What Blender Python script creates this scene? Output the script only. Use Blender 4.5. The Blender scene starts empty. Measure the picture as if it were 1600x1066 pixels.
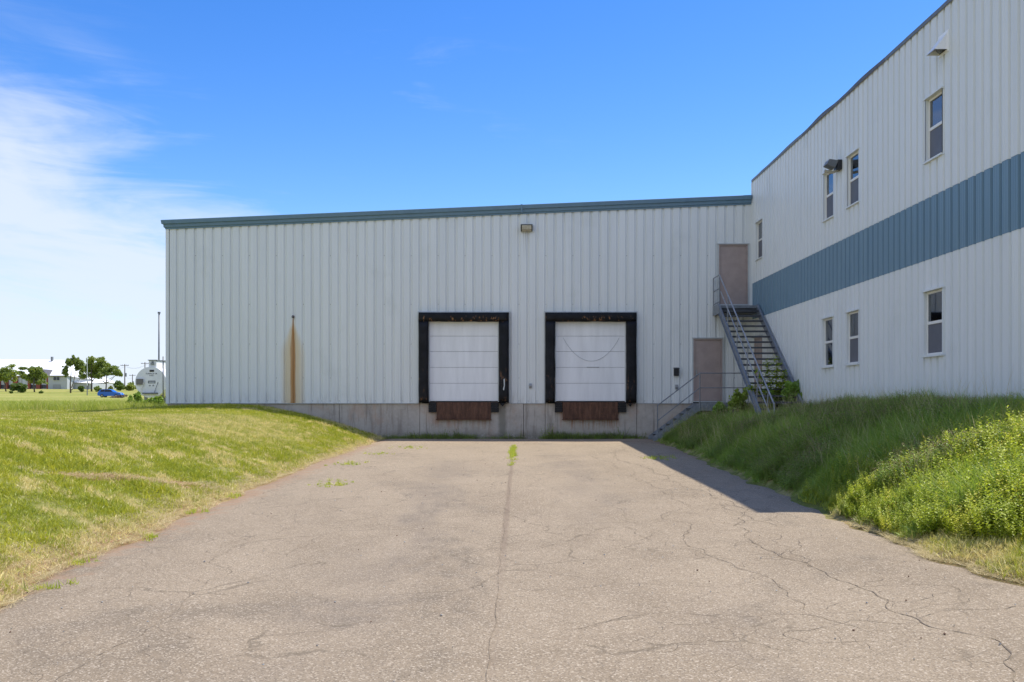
import bpy, math, random
import numpy as np
from mathutils import Vector
from mathutils import noise as mnoise
R = math.radians
random.seed(7)
rng = np.random.default_rng(7)
C = bpy.context.scene.collection
SC = bpy.context.scene

# ------------------------------------------------------------------ camera
cam_d = bpy.data.cameras.new("camera")
cam = bpy.data.objects.new("camera", cam_d)
C.objects.link(cam)
SC.camera = cam
cam.location = (0, 0, 1.24)
cam.rotation_euler = (R(90), 0, 0)
cam_d.sensor_width = 36
cam_d.lens = 1540 / 1600 * 36
cam_d.shift_x = 0.0019
cam_d.shift_y = 0.0594
cam_d.clip_start = 0.05
cam_d.clip_end = 9000

# ------------------------------------------------------------------ node helpers
class E:
    """a float socket that can be calculated with"""
    def __init__(s, nt, sock): s.nt = nt; s.s = sock
    def _op(s, op, o=None, c=None, swap=False):
        n = s.nt.nodes.new('ShaderNodeMath'); n.operation = op
        a, b = (o, s) if swap else (s, o)
        for i, v in enumerate((a, b, c)):
            if v is None: continue
            if isinstance(v, E): s.nt.links.new(v.s, n.inputs[i])
            else: n.inputs[i].default_value = v
        return E(s.nt, n.outputs[0])
    def __add__(s, o): return s._op('ADD', o)
    __radd__ = __add__
    def __sub__(s, o): return s._op('SUBTRACT', o)
    def __rsub__(s, o): return s._op('SUBTRACT', o, swap=True)
    def __mul__(s, o): return s._op('MULTIPLY', o)
    __rmul__ = __mul__
    def __truediv__(s, o): return s._op('DIVIDE', o)
    def __rtruediv__(s, o): return s._op("DIVIDE", o, swap=True)
    def abs(s): return s._op('ABSOLUTE')
    def max(s, o): return s._op('MAXIMUM', o)
    def min(s, o): return s._op('MINIMUM', o)
    def pow(s, o): return s._op('POWER', o)
    def sqrt(s): return s._op('SQRT')
    def sin(s): return s._op('SINE')
    def ss(s, a, b, lo=0.0, hi=1.0, smooth=True):
        n = s.nt.nodes.new('ShaderNodeMapRange')
        n.interpolation_type = 'SMOOTHSTEP' if smooth else 'LINEAR'
        s.nt.links.new(s.s, n.inputs['Value'])
        for k, v in (('From Min', a), ('From Max', b), ('To Min', lo), ('To Max', hi)):
            n.inputs[k].default_value = v
        return E(s.nt, n.outputs[0])

class NT:
    def __init__(s, nt): s.nt = nt
    def pos(s):
        g = s.nt.nodes.new('ShaderNodeNewGeometry')
        x = s.nt.nodes.new('ShaderNodeSeparateXYZ')
        s.nt.links.new(g.outputs['Position'], x.inputs[0])
        s.P = g.outputs['Position']
        return [E(s.nt, x.outputs[i]) for i in range(3)]
    def vec(s, x, y, z):
        n = s.nt.nodes.new('ShaderNodeCombineXYZ')
        for i, v in enumerate((x, y, z)):
            if isinstance(v, E): s.nt.links.new(v.s, n.inputs[i])
            else: n.inputs[i].default_value = v
        return n.outputs[0]
    def noise(s, vec, scale, detail=3, rough=.55, dist=0.0):
        n = s.nt.nodes.new('ShaderNodeTexNoise')
        n.inputs['Scale'].default_value = scale
        n.inputs['Detail'].default_value = detail
        n.inputs['Roughness'].default_value = rough
        n.inputs['Distortion'].default_value = dist
        s.nt.links.new(vec, n.inputs['Vector'])
        return E(s.nt, n.outputs['Fac'])
    def voro(s, vec, scale, feature='F1', out='Distance'):
        n = s.nt.nodes.new('ShaderNodeTexVoronoi')
        n.feature = feature
        n.inputs['Scale'].default_value = scale
        s.nt.links.new(vec, n.inputs['Vector'])
        return n.outputs[out]
    def mix(s, f, a, b, mode='MIX'):
        n = s.nt.nodes.new('ShaderNodeMix'); n.data_type = 'RGBA'; n.blend_type = mode
        def put(v, i):
            if isinstance(v, E): s.nt.links.new(v.s, n.inputs[i])
            elif isinstance(v, (int, float)): n.inputs[i].default_value = v
            elif isinstance(v, tuple): n.inputs[i].default_value = (*v, 1)
            else: s.nt.links.new(v, n.inputs[i])
        put(f, 0); put(a, 6); put(b, 7)
        return n.outputs[2]
    def bump(s, h, strength=.3, dist=.01):
        n = s.nt.nodes.new('ShaderNodeBump')
        n.inputs['Strength'].default_value = strength
        n.inputs['Distance'].default_value = dist
        s.nt.links.new(h.s, n.inputs['Height'])
        return n.outputs[0]
    def rand(s):
        n = s.nt.nodes.new('ShaderNodeObjectInfo')
        return E(s.nt, n.outputs['Random'])

def new_mat(name):
    m = bpy.data.materials.new(name); m.use_nodes = True
    nt = m.node_tree
    b = nt.nodes['Principled BSDF']
    return m, NT(nt), b
def setb(b, **k):
    for a, v in k.items():
        a = a.replace('_', ' ')
        i = b.inputs[a]
        if isinstance(v, E): b.id_data.links.new(v.s, i)
        elif isinstance(v, tuple): i.default_value = (*v, 1) if len(v) == 3 else v
        elif isinstance(v, (int, float)): i.default_value = v
        else: b.id_data.links.new(v, i)

# ------------------------------------------------------------------ world, sun, exposure
EXPO = 1.12
SKY = 0.15
sun_dir = Vector((0.53, 0.21, 1.0)).normalized()
sun_el = math.asin(sun_dir.z)
sun_az = math.atan2(sun_dir.x, sun_dir.y)       # clockwise from +Y
W = bpy.data.worlds.new("World"); SC.world = W; W.use_nodes = True
wt = W.node_tree; wn = NT(wt)
bg = wt.nodes['Background']
sky = wt.nodes.new('ShaderNodeTexSky'); sky.sky_type = 'NISHITA'; sky.sun_disc = False
sky.sun_elevation = sun_el; sky.sun_rotation = sun_az
sky.air_density = 1.0; sky.dust_density = 0.4; sky.ozone_density = 3.5
hs = wt.nodes.new('ShaderNodeHueSaturation'); hs.inputs['Saturation'].default_value = 1.36
hs.inputs['Value'].default_value = 0.645; hs.inputs['Hue'].default_value = 0.513
wt.links.new(sky.outputs[0], hs.inputs['Color'])
tc = wt.nodes.new('ShaderNodeTexCoord')
sx = wt.nodes.new('ShaderNodeSeparateXYZ'); wt.links.new(tc.outputs['Generated'], sx.inputs[0])
dx, dy, dz = [E(wt, sx.outputs[i]) for i in range(3)]
el = dz.max(0.0)
k = 1.0 / (el + 0.16)
# wispy high cloud to the west (left), thicker low down; carried on behind the camera as added fill
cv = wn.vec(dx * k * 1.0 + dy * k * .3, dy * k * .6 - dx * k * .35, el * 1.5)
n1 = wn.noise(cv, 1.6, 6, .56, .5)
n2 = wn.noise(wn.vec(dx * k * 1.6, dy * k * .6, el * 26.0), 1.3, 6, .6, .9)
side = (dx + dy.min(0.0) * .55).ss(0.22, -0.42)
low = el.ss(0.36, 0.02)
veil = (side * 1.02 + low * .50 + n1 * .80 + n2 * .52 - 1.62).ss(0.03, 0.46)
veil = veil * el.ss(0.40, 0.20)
rear_fill = (dy * -1.0 - dx * .5).ss(-.15, .5) * (n1 * .9 + n2 * .5).ss(.42, .78) * .95 * el.ss(1.05, .6)  # unseen cloud behind the camera, added to brighten the shaded walls
veil = veil.max(rear_fill)
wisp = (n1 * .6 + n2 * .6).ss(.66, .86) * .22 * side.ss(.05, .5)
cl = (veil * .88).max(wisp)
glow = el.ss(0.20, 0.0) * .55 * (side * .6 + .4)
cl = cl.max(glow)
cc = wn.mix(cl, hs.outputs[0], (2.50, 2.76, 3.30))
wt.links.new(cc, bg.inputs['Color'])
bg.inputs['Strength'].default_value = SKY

sl = bpy.data.lights.new("sun", 'SUN'); sl.energy = 2.85; sl.angle = R(0.53); sl.color = (1.0, .94, .835)
sun = bpy.data.objects.new("sun", sl); C.objects.link(sun)
sun.rotation_euler = (-sun_dir).to_track_quat('-Z', 'Y').to_euler()
sun.location = (20, 10, 40)
SC.view_settings.view_transform = 'Standard'; SC.view_settings.look = 'None'
SC.view_settings.exposure = EXPO; SC.view_settings.gamma = 1; SC.view_settings.use_curve_mapping = False
SC.render.engine = 'CYCLES'
SC.cycles.max_bounces = 6; SC.cycles.transparent_max_bounces = 12
SC.cycles.use_denoising = True

# ------------------------------------------------------------------ mesh helpers
class MB:
    def __init__(s): s.v = []; s.f = []; s.fm = []
    def add(s, vs, fs, m=0):
        o = len(s.v); s.v += [tuple(v) for v in vs]
        s.f += [tuple(i + o for i in f) for f in fs]; s.fm += [m] * len(fs); return s
    def box(s, x0, x1, y0, y1, z0, z1, m=0, c=0.0):
        x0, x1 = sorted((x0, x1)); y0, y1 = sorted((y0, y1)); z0, z1 = sorted((z0, z1))
        if c <= 0:
            vs = [(x, y, z) for z in (z0, z1) for y in (y0, y1) for x in (x0, x1)]
            return s.add(vs, [(0, 2, 3, 1), (4, 5, 7, 6), (0, 1, 5, 4), (2, 6, 7, 3), (0, 4, 6, 2), (1, 3, 7, 5)], m)
        # chamfered box: 24 verts
        X = (x0, x1); Y = (y0, y1); Z = (z0, z1); vs = []; idx = {}
        for i in (0, 1):
            for j in (0, 1):
                for kk in (0, 1):
                    px, py, pz = X[i], Y[j], Z[kk]
                    sxx, syy, szz = (1 if i == 0 else -1), (1 if j == 0 else -1), (1 if kk == 0 else -1)
                    idx[i, j, kk, 'x'] = len(vs); vs.append((px, py + syy * c, pz + szz * c))
                    idx[i, j, kk, 'y'] = len(vs); vs.append((px + sxx * c, py, pz + szz * c))
                    idx[i, j, kk, 'z'] = len(vs); vs.append((px + sxx * c, py + syy * c, pz))
        fs = []
        for i in (0, 1):
            q = [idx[i, 0, 0, 'x'], idx[i, 0, 1, 'x'], idx[i, 1, 1, 'x'], idx[i, 1, 0, 'x']]; fs.append(tuple(q if i == 0 else q[::-1]))
        for j in (0, 1):
            q = [idx[0, j, 0, 'y'], idx[1, j, 0, 'y'], idx[1, j, 1, 'y'], idx[0, j, 1, 'y']]; fs.append(tuple(q if j == 0 else q[::-1]))
        for kk in (0, 1):
            q = [idx[0, 0, kk, 'z'], idx[0, 1, kk, 'z'], idx[1, 1, kk, 'z'], idx[1, 0, kk, 'z']]; fs.append(tuple(q if kk == 0 else q[::-1]))
        for a in (0, 1):
            for b in (0, 1):
                fs.append((idx[a, b, 0, 'x'], idx[a, b, 0, 'y'], idx[a, b, 1, 'y'], idx[a, b, 1, 'x']))
                fs.append((idx[a, 0, b, 'x'], idx[a, 0, b, 'z'], idx[a, 1, b, 'z'], idx[a, 1, b, 'x']))
                fs.append((idx[0, a, b, 'y'], idx[0, a, b, 'z'], idx[1, a, b, 'z'], idx[1, a, b, 'y']))
        for i in (0, 1):
            for j in (0, 1):
                for kk in (0, 1): fs.append((idx[i, j, kk, 'x'], idx[i, j, kk, 'y'], idx[i, j, kk, 'z']))
        return s.add(vs, fs, m)
    def tube(s, pts, r, n=8, cap=True, m=0, r2=None):
        pts = [Vector(p) for p in pts]; L = len(pts); vs = []
        rs = r if isinstance(r, (list, tuple)) else [r + ((r2 if r2 is not None else r) - r) * i / (L - 1) for i in range(L)]
        up = None
        for i, p in enumerate(pts):
            d = (pts[min(i + 1, L - 1)] - pts[max(i - 1, 0)]).normalized()
            a = Vector((0, 0, 1)) if abs(d.z) < .9 else Vector((1, 0, 0))
            if up is None: u = d.cross(a).normalized()
            else: u = (up - d * up.dot(d)).normalized()
            up = u; w = d.cross(u)
            for j in range(n):
                t = 2 * math.pi * (j + .5) / n
                vs.append(p + (u * math.cos(t) + w * math.sin(t)) * rs[i])
        fs = [(i * n + j, i * n + (j + 1) % n, (i + 1) * n + (j + 1) % n, (i + 1) * n + j) for i in range(L - 1) for j in range(n)]
        if cap: fs += [tuple(range(n))[::-1], tuple(range((L - 1) * n, L * n))]
        return s.add(vs, fs, m)
    def prism(s, poly, axis, a0, a1, m=0):
        """poly: 2-D points in the plane across axis ('x': (y,z), 'y': (x,z), 'z': (x,y))"""
        def P(p, a): return {'x': (a, p[0], p[1]), 'y': (p[0], a, p[1]), 'z': (p[0], p[1], a)}[axis]
        n = len(poly)
        vs = [P(p, a0) for p in poly] + [P(p, a1) for p in poly]
        fs = [(i, (i + 1) % n, n + (i + 1) % n, n + i) for i in range(n)] + [tuple(range(n))[::-1], tuple(range(n, 2 * n))]
        return s.add(vs, fs, m)
    def build(s, name, mats, parent=None, smooth=False, fix=True):
        if not isinstance(mats, (list, tuple)): mats = [mats]
        off = Vector((0, 0, 0)); p = parent
        while p is not None: off += Vector(p.location); p = p.parent
        me = bpy.data.meshes.new(name)
        me.from_pydata([tuple(Vector(v) - off) for v in s.v] if off.length else s.v, [], s.f)
        for m in mats: me.materials.append(m)
        if len(mats) > 1: me.polygons.foreach_set('material_index', s.fm)
        if smooth: me.polygons.foreach_set('use_smooth', [True] * len(me.polygons))
        if fix:
            import bmesh
            bm = bmesh.new(); bm.from_mesh(me); bmesh.ops.recalc_face_normals(bm, faces=bm.faces); bm.to_mesh(me); bm.free()
        me.update()
        o = bpy.data.objects.new(name, me); C.objects.link(o); o.parent = parent
        return o

def tag(o, label=None, cat=None, group=None, kind=None):
    if label: o['label'] = label
    if cat: o['category'] = cat
    if group: o['group'] = group
    if kind: o['kind'] = kind
    return o
def empty(name, loc, label, cat, group=None):
    o = bpy.data.objects.new(name, None); C.objects.link(o); o.location = loc; o.empty_display_size = .2
    return tag(o, label, cat, group)
def np_mesh(name, V, F, mat, smooth=False):
    """V (n,3), F (m,4) or (m,3)"""
    me = bpy.data.meshes.new(name)
    V = np.asarray(V, dtype=np.float32); F = np.asarray(F, dtype=np.int32); k_ = F.shape[1]
    me.vertices.add(len(V)); me.vertices.foreach_set('co', V.ravel())
    me.loops.add(F.size); me.loops.foreach_set('vertex_index', F.ravel())
    me.polygons.add(len(F)); me.polygons.foreach_set('loop_start', np.arange(len(F), dtype=np.int32) * k_)
    try: me.polygons.foreach_set('loop_total', np.full(len(F), k_, dtype=np.int32))
    except Exception: pass
    if smooth: me.polygons.foreach_set('use_smooth', np.ones(len(F), dtype=bool))
    me.update(calc_edges=True); me.validate()
    for m in (mat if isinstance(mat, (list, tuple)) else [mat]): me.materials.append(m)
    return me

# ------------------------------------------------------------------ ground shape
D = 33.4                       # distance of the dock wall
XW = 8.2                       # plane of the tall right-hand wall
def asp_z(Y): return -0.0138 * (D - np.minimum(Y, D))
def vnoise(X, Y, s, seed=0):
    """smooth value noise, numpy"""
    X = np.asarray(X, float) / s + seed * 17.31; Y = np.asarray(Y, float) / s + seed * 9.7
    xi = np.floor(X).astype(int); yi = np.floor(Y).astype(int); fx = X - xi; fy = Y - yi
    fx = fx * fx * (3 - 2 * fx); fy = fy * fy * (3 - 2 * fy)
    def h(a, b):
        t = np.sin(a * 127.1 + b * 311.7 + seed * 74.7) * 43758.5453
        return t - np.floor(t)
    return (h(xi, yi) * (1 - fx) + h(xi + 1, yi) * fx) * (1 - fy) + (h(xi, yi + 1) * (1 - fx) + h(xi + 1, yi + 1) * fx) * fy
def edge_l(Y):
    Y = np.asarray(Y, float)
    b = np.interp(Y, [-30, 5, 8, 12, 18, 26, 31, 33.4], [3.72, 3.95, 4.12, 4.42, 4.5, 4.55, 4.4, 4.25])
    return b + .22 * (vnoise(Y * 0, Y, 1.3, 3) - .5) + .16 * (vnoise(Y * 0, Y, .35, 5) - .5)
def edge_r(Y):
    Y = np.asarray(Y, float)
    b = np.interp(Y, [-30, 5, 8, 10, 13, 18, 26, 31, 33.4], [4.7, 4.7, 4.66, 4.45, 4.32, 4.5, 4.7, 4.85, 4.9])
    return b + .24 * (vnoise(Y * 0, Y, 1.1, 11) - .5) + .18 * (vnoise(Y * 0, Y, .3, 12) - .5)
def ground(X, Y):
    X = np.asarray(X, float); Y = np.asarray(Y, float); X, Y = np.broadcast_arrays(X, Y)
    az = asp_z(Y)
    # left mound
    crest = .85 + .29 * np.exp(-((X + 9.9) / 3.0) ** 2 - ((Y - 33.5) / 2.3) ** 2) + .05 * (vnoise(X, Y, 6, 2) - .5)
    dl = np.clip((-X - edge_l(np.minimum(Y, D))) / 4.3, 0, 1)
    zl = az + (crest - az) * (1 - (1 - dl) ** 1.75)
    zl = zl + .03 * (vnoise(X, Y, 1.4, 8) - .5) * np.clip(dl * 6, 0, 1)
    # right bank
    dr = np.clip((X - edge_r(np.minimum(Y, D))) / 3.7, 0, 1)
    top = np.interp(Y, [8, 11.5, 15.5], [.40, .62, 1.14])
    zr = az + (top - az) * (1 - (1 - dr) ** 1.45)
    zr = zr + .07 * (vnoise(X, Y, 1.2, 4) - .5) * np.clip(dr * 5, 0, 1)
    z = np.where(X < 0, zl, zr)
    z = np.where((-X < edge_l(np.minimum(Y, D))) & (X < edge_r(np.minimum(Y, D))), az - .03, z)
    # beyond the wall line: level, then the far field climbs to the tree line
    far = np.interp(Y, [33, 44, 70, 130, 180, 230, 290, 340, 500, 9000],
                    [.95, .86, .98, 1.35, 1.95, 3.2, 4.95, 5.6, 5.8, 5.8])
    far = far + (vnoise(X, Y, 30, 6) - .5) * np.interp(Y, [40, 120], [.03, .22])
    t = np.clip((Y - 33.6) / 6, 0, 1); t = t * t * (3 - 2 * t)
    z = np.where(Y > 33.6, z * (1 - t) + far * t, z)
    return z

# ------------------------------------------------------------------ materials
def simple(name, col, rough=.6, metal=0.0, var=.12, scale=6, bump=0.0, bscale=60, streak=False, spec=.5):
    m, n, b = new_mat(name); X, Y, Z = n.pos()
    v = n.vec(X, Y, Z * .15) if streak else n.P
    a = n.noise(v, scale, 5, .6)
    dark = tuple(c * (1 - var) for c in col); lite = tuple(min(1, c * (1 + var)) for c in col)
    setb(b, Base_Color=n.mix(a.ss(.3, .7), dark, lite), Roughness=rough, Metallic=metal)
    b.inputs['Specular IOR Level'].default_value = spec
    if bump: setb(b, Normal=n.bump(n.noise(n.P, bscale, 4), bump, .01))
    return m

def clad_material():
    m, n, b = new_mat("painted_cladding"); X, Y, Z = n.pos()
    a = n.noise(n.vec(X * 2.2, Y * 2.2, Z * .12), 1.5, 5, .6)
    g = n.noise(n.P, .6, 4, .6)
    col = n.mix(a.ss(.3, .75), (.690, .715, .705), (.750, .770, .750))
    col = n.mix(g.ss(.55, .8) * .25, col, (.42, .45, .43))
    # dirt splashed along the foot
    ft = Z.ss(1.75, 1.15) * n.noise(n.vec(X * 3, Y * 3, Z * .5), 2.2, 5, .65).ss(.45, .75) * .45
    col = n.mix(ft, col, (.27, .24, .19))
    # one long rust streak below a leaking pipe stub
    wv_ = n.noise(n.vec(3.0, 0.0, Z * .9), 1.0, 4); edge_n = n.noise(n.vec(X * 22, 0.0, Z * .7), 1.0, 4, .7)
    cx = (X + 7.36 + (wv_ - .5) * .06).abs() + (edge_n - .5) * .09; on = Y.ss(33.0, 33.2)
    wob = n.noise(n.vec(X * 40, 0.0, Z * .8), 1.0, 3)
    t = Z.ss(4.15, 2.8)
    halo = (cx / (t * .46 + .04)).ss(1.0, .25) * Z.ss(4.12, 3.6) * on * (wob * .8 + .5)
    core = (cx / (t * .065 + .03)).ss(1.15, .55) * Z.ss(4.15, 4.0) * on
    col = n.mix((halo * .62).min(.8), col, (.62, .42, .12))
    col = n.mix((core * (wob * .45 + .55)).min(.92), col, (.40, .165, .020))
    # drips below the wall lamp
    lamp = ((X - .56).abs()).ss(.24, .1) * Z.ss(6.0, 7.0) * (7.05 - Z).ss(0, .1) * on
    lw = n.noise(n.vec(X * 16, 0.0, Z * .3), 1.0, 2).ss(.5, .62)
    col = n.mix(lamp * lw * .5, col, (.18, .17, .15))
    setb(b, Base_Color=col, Roughness=.42)
    b.inputs['Specular IOR Level'].default_value = .4
    setb(b, Normal=n.bump(n.noise(n.vec(X, Y, Z * .6), 1.6, 3), .10, .03))
    return m

def blue_material():
    m, n, b = new_mat("blue_cladding"); X, Y, Z = n.pos()
    a = n.noise(n.vec(X * 2.2, Y * 2.2, Z * .15), 1.5, 5, .6)
    setb(b, Base_Color=n.mix(a.ss(.3, .75), (.122, .222, .298), (.152, .258, .335)), Roughness=.38)
    setb(b, Normal=n.bump(n.noise(n.vec(X, Y, Z * .6), 1.6, 3), .12, .03))
    return m

def concrete_material():
    m, n, b = new_mat("foundation_concrete"); X, Y, Z = n.pos()
    a = n.noise(n.P, 1.6, 6, .62); c = n.noise(n.P, 14, 5, .6); st = n.noise(n.vec(X * 5, Y * 5, Z * .35), 1.3, 5, .7)
    col = n.mix(a.ss(.3, .7), (.36, .318, .272), (.48, .435, .380))
    col = n.mix(c.ss(.4, .75) * .35, col, (.56, .52, .46))
    col = n.mix(st.ss(.52, .70) * .7, col, (.20, .17, .145))
    pk = n.noise(n.vec(X * 1.4, Y, Z * .9), 1.3, 4, .6); col = n.mix(pk.ss(.52, .68) * .45, col, (.44, .30, .22))
    # damp stain, moss at the foot
    dmp = ((X + .26).abs() + (n.noise(n.P, 5, 3) - .5) * .12).ss(.2, .05)
    col = n.mix(dmp * .7, col, (.14, .13, .10))
    col = n.mix(Z.ss(.35, .0) * c.ss(.35, .6) * .7, col, (.13, .12, .08))
    # rust run-off below both leveller plates
    drip = n.noise(n.vec(X * 9, 0.0, Z * .6), 1.2, 4, .7)
    for cxx, amt in ((-1.57, .5), (2.71, .85)):
        r = (X - cxx).abs().ss(1.15, .85) * Z.ss(.15, .7) * drip.ss(.44, .62) * amt
        col = n.mix(r, col, (.30, .13, .06))
    col = n.mix((X + 4.3).abs().ss(.6, .05) * drip.ss(.5, .7) * .4, col, (.33, .18, .10))
    setb(b, Base_Color=col, Roughness=.88, Normal=n.bump(c, .25, .01))
    return m

def rusty_material():
    m, n, b = new_mat("rusty_steel"); X, Y, Z = n.pos()
    a = n.noise(n.vec(X * 3, Y, Z * .6), 3.0, 6, .7); c = n.noise(n.P, 26, 5, .7)
    f = n.noise(n.vec(X * 26, Y, Z * .5), 1.2, 4, .7)
    col = n.mix(a.ss(.35, .7), (.060, .026, .014), (.150, .070, .040))
    col = n.mix(f.ss(.5, .8) * .14, col, (.22, .15, .12))
    col = n.mix(c.ss(.54, .74) * .5, col, (.34, .13, .04))
    setb(b, Base_Color=col, Roughness=.8, Metallic=.0, Normal=n.bump(c, .3, .01))
    return m

def seal_material():
    m, n, b = new_mat("worn_black_fabric"); X, Y, Z = n.pos()
    a = n.noise(n.P, 2.5, 6, .7); c = n.noise(n.P, 8, 6, .75)
    cor = n.noise(n.vec(X * 6, Y * 6, Z * 2.4), 1.3, 6, .7)
    col = n.mix(a.ss(.35, .7), (.004, .0045, .006), (.012, .013, .017))
    # torn places where the foam shows: near the head corners and low on the legs
    cm = (Z - 4.02).abs().ss(.16, .02) * .9 + (Z - 1.95).abs().ss(.5, .1) * .35 + Z.ss(1.45, 1.25) * .5
    col = n.mix(cor.ss(.55, .64) * cm.min(1.0), col, (.33, .17, .08))
    col = n.mix(c.ss(.70, .78) * .30, col, (.25, .22, .2))
    b.inputs['Specular IOR Level'].default_value = .25
    setb(b, Base_Color=col, Roughness=.6, Normal=n.bump(n.noise(n.P, 5, 4, .6), .6, .03))
    return m

def asphalt_material():
    m, n, b = new_mat("weathered_asphalt"); X, Y, Z = n.pos()
    v1 = n.voro(n.P, 98, 'F1', 'Color'); sp = n.nt.nodes.new('ShaderNodeSeparateColor'); n.nt.links.new(v1, sp.inputs[0])
    st = E(n.nt, sp.outputs[0]); st2 = E(n.nt, sp.outputs[1])
    fine = n.noise(n.P, 60, 5, .75)
    big = n.noise(n.vec(X * .75, Y * .42, 0.0), .9, 6, .62, .6)
    mid = n.noise(n.vec(X, Y * .6, 0.0), 3.2, 6, .68)
    patch = n.noise(n.vec(X * .5 + 31.0, Y * .22, 0.0), 1.0, 4, .6, .8)
    col = n.mix(big.ss(.32, .68), (.222, .178, .128), (.285, .232, .170))
    col = n.mix(mid.ss(.35, .7) * .5, col, (.300, .246, .182))
    col = n.mix((patch.ss(.50, .64) * mid.ss(.35, .62)) * .60, col, (.135, .112, .086))
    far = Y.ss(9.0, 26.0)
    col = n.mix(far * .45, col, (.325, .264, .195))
    # stone-by-stone speckle
    col = n.mix(st.ss(.72, 1.0) * .54, col, (.60, .53, .44))
    col = n.mix(st2.ss(.64, 1.0) * .60, col, (.100, .082, .062))
    col = n.mix(fine.ss(.58, .72) * .30, col, (.15, .125, .105))
    # red soil washed over both edges
    soil = n.noise(n.P, 4.5, 6, .65)
    el_ = (X * -1.0 - 3.35).ss(0.0, 1.0); er_ = (X - 3.95).ss(0.0, .9)
    e = ((el_.max(er_)) * 1.0 + (soil - .5) * 2.2).ss(.55, 1.1)
    col = n.mix(e * .62, col, (.300, .190, .120))
    dock = Y.ss(29.5, 32.5) * soil.ss(.35, .6)
    col = n.mix(dock * .4, col, (.40, .275, .20))
    # wheel-worn stains along two tracks
    tr = ((X.abs() - 1.25).abs() + (soil - .5) * .8).ss(.75, .1) * patch.ss(.40, .62)
    col = n.mix(tr * .26, col, (.17, .145, .125))
    # hairline crazing
    wv = n.noise(n.P, 1.1, 4, .6)
    cv_ = n.vec(X + wv * .9, Y * .8 + wv * .7, 0.0)
    ed = E(n.nt, n.voro(cv_, .85, 'DISTANCE_TO_EDGE'))
    cr = ed.ss(.016, .002) * n.noise(n.P, .8, 3).ss(.42, .58) * mid.ss(.35, .55)
    ed2 = E(n.nt, n.voro(n.vec(X * 1.0 + wv * .5, Y + wv * .6, 3.0), 3.3, 'DISTANCE_TO_EDGE'))
    cr2 = ed2.ss(.03, .004) * n.noise(n.vec(X, Y * .6, 7.0), .7, 3).ss(.58, .68) * .8
    crk = cr.max(cr2)
    col = n.mix(crk * .5, col, (.105, .085, .06))
    sm = ((X + .12 - (Y - 5.0) * .009).abs() + (soil - .5) * .06).ss(.06, .01) * Y.ss(26.0, 20.0) * (Y.ss(8.0, 12.0) * .45 + .12)
    col = n.mix(sm, col, (.19, .145, .11))
    col = n.mix(1.0, col, (.985, .96, .905), 'MULTIPLY')
    h = fine * .5 + st * .5 - crk * 1.2
    setb(b, Base_Color=col, Roughness=.93, Normal=n.bump(h, .55, .006))
    b.inputs['Specular IOR Level'].default_value = .25
    return m

def dry_mask(n, X, Y):
    """where the grass has bleached, shared by soil and blades"""
    a = n.noise(n.vec(X, Y * .8, 0.0), .42, 4, .6)
    c = n.noise(n.vec(X, Y, 2.0), 1.7, 4, .62)
    d2 = n.noise(n.vec(X, Y, 9.0), 5.5, 3, .6)
    base = (a * .45 + c * .55 + d2 * .45).ss(.66, .88)
    crown = ((X + 7.2).pow(2.0) / 5.0 + (Y - 25.0).pow(2.0) / 34.0).ss(1.6, .1) * ((c + d2) * .62)
    edge = (X * -1.0).ss(4.95, 4.30) * X.ss(3.0, -3.0)
    redge = X.ss(5.2, 4.7) * X.ss(-3.0, 3.0) * Y.ss(12.5, 10.5)
    return base.max(crown.min(1.0)).max(edge * (c * 1.2 + .15)).max(redge * c * 1.2).min(1.0)
def bare_mask(n, X, Y):
    # a scar from (-4.8,15.8) to (-6.2,12.2)
    t = ((X + 5.4) * .363 + (Y - 14.1) * .932)
    s_ = ((X + 5.4) * .932 - (Y - 14.1) * .363).abs()
    c = n.noise(n.vec(X, Y, 5.0), 2.4, 4, .65)
    return (s_.ss(.30, .04) * t.abs().ss(2.2, 1.0) + (c - .5) * 2.2 - .22).ss(.25, .6)

def soil_material():
    m, n, b = new_mat("grassy_soil"); X, Y, Z = n.pos()
    dr = dry_mask(n, X, Y); f = n.noise(n.P, 30, 5, .7); g = n.noise(n.P, 5, 5, .65)
    col = n.mix(g.ss(.3, .7), (.12, .15, .028), (.19, .20, .045))
    col = n.mix(dr * .85, col, (.42, .35, .16))
    col = n.mix(f.ss(.4, .7) * .45, col, (.09, .09, .03))
    sr = (X * -1.0).ss(4.9, 4.3) * X.ss(3.0, -3.0)
    sr2 = X.ss(5.1, 4.75) * X.ss(-3.0, 3.0) * Y.ss(14.0, 12.5)
    bm_ = bare_mask(n, X, Y)
    col = n.mix((sr.max(sr2 * .6) * f.ss(.35, .6)).max(bm_).min(.9), col, (.30, .17, .105))
    # far field: pale mown hay colours in broad bands
    fr = Y.ss(36.0, 75.0)
    bands = n.noise(n.vec(X * .02, Y * .14, 0.0), 1.0, 4, .6)
    tex = n.noise(n.vec(X * .6, Y * .35, 0.0), 1.0, 6, .7)
    fc = n.mix(bands.ss(.35, .65), (.215, .245, .045), (.37, .33, .10))
    fc = n.mix(tex.ss(.4, .7) * .6, fc, (.16, .20, .035))
    col = n.mix(fr, col, fc)
    setb(b, Base_Color=col, Roughness=.95, Normal=n.bump(f, .6, .03))
    b.inputs['Specular IOR Level'].default_value = .15
    return m

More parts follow.
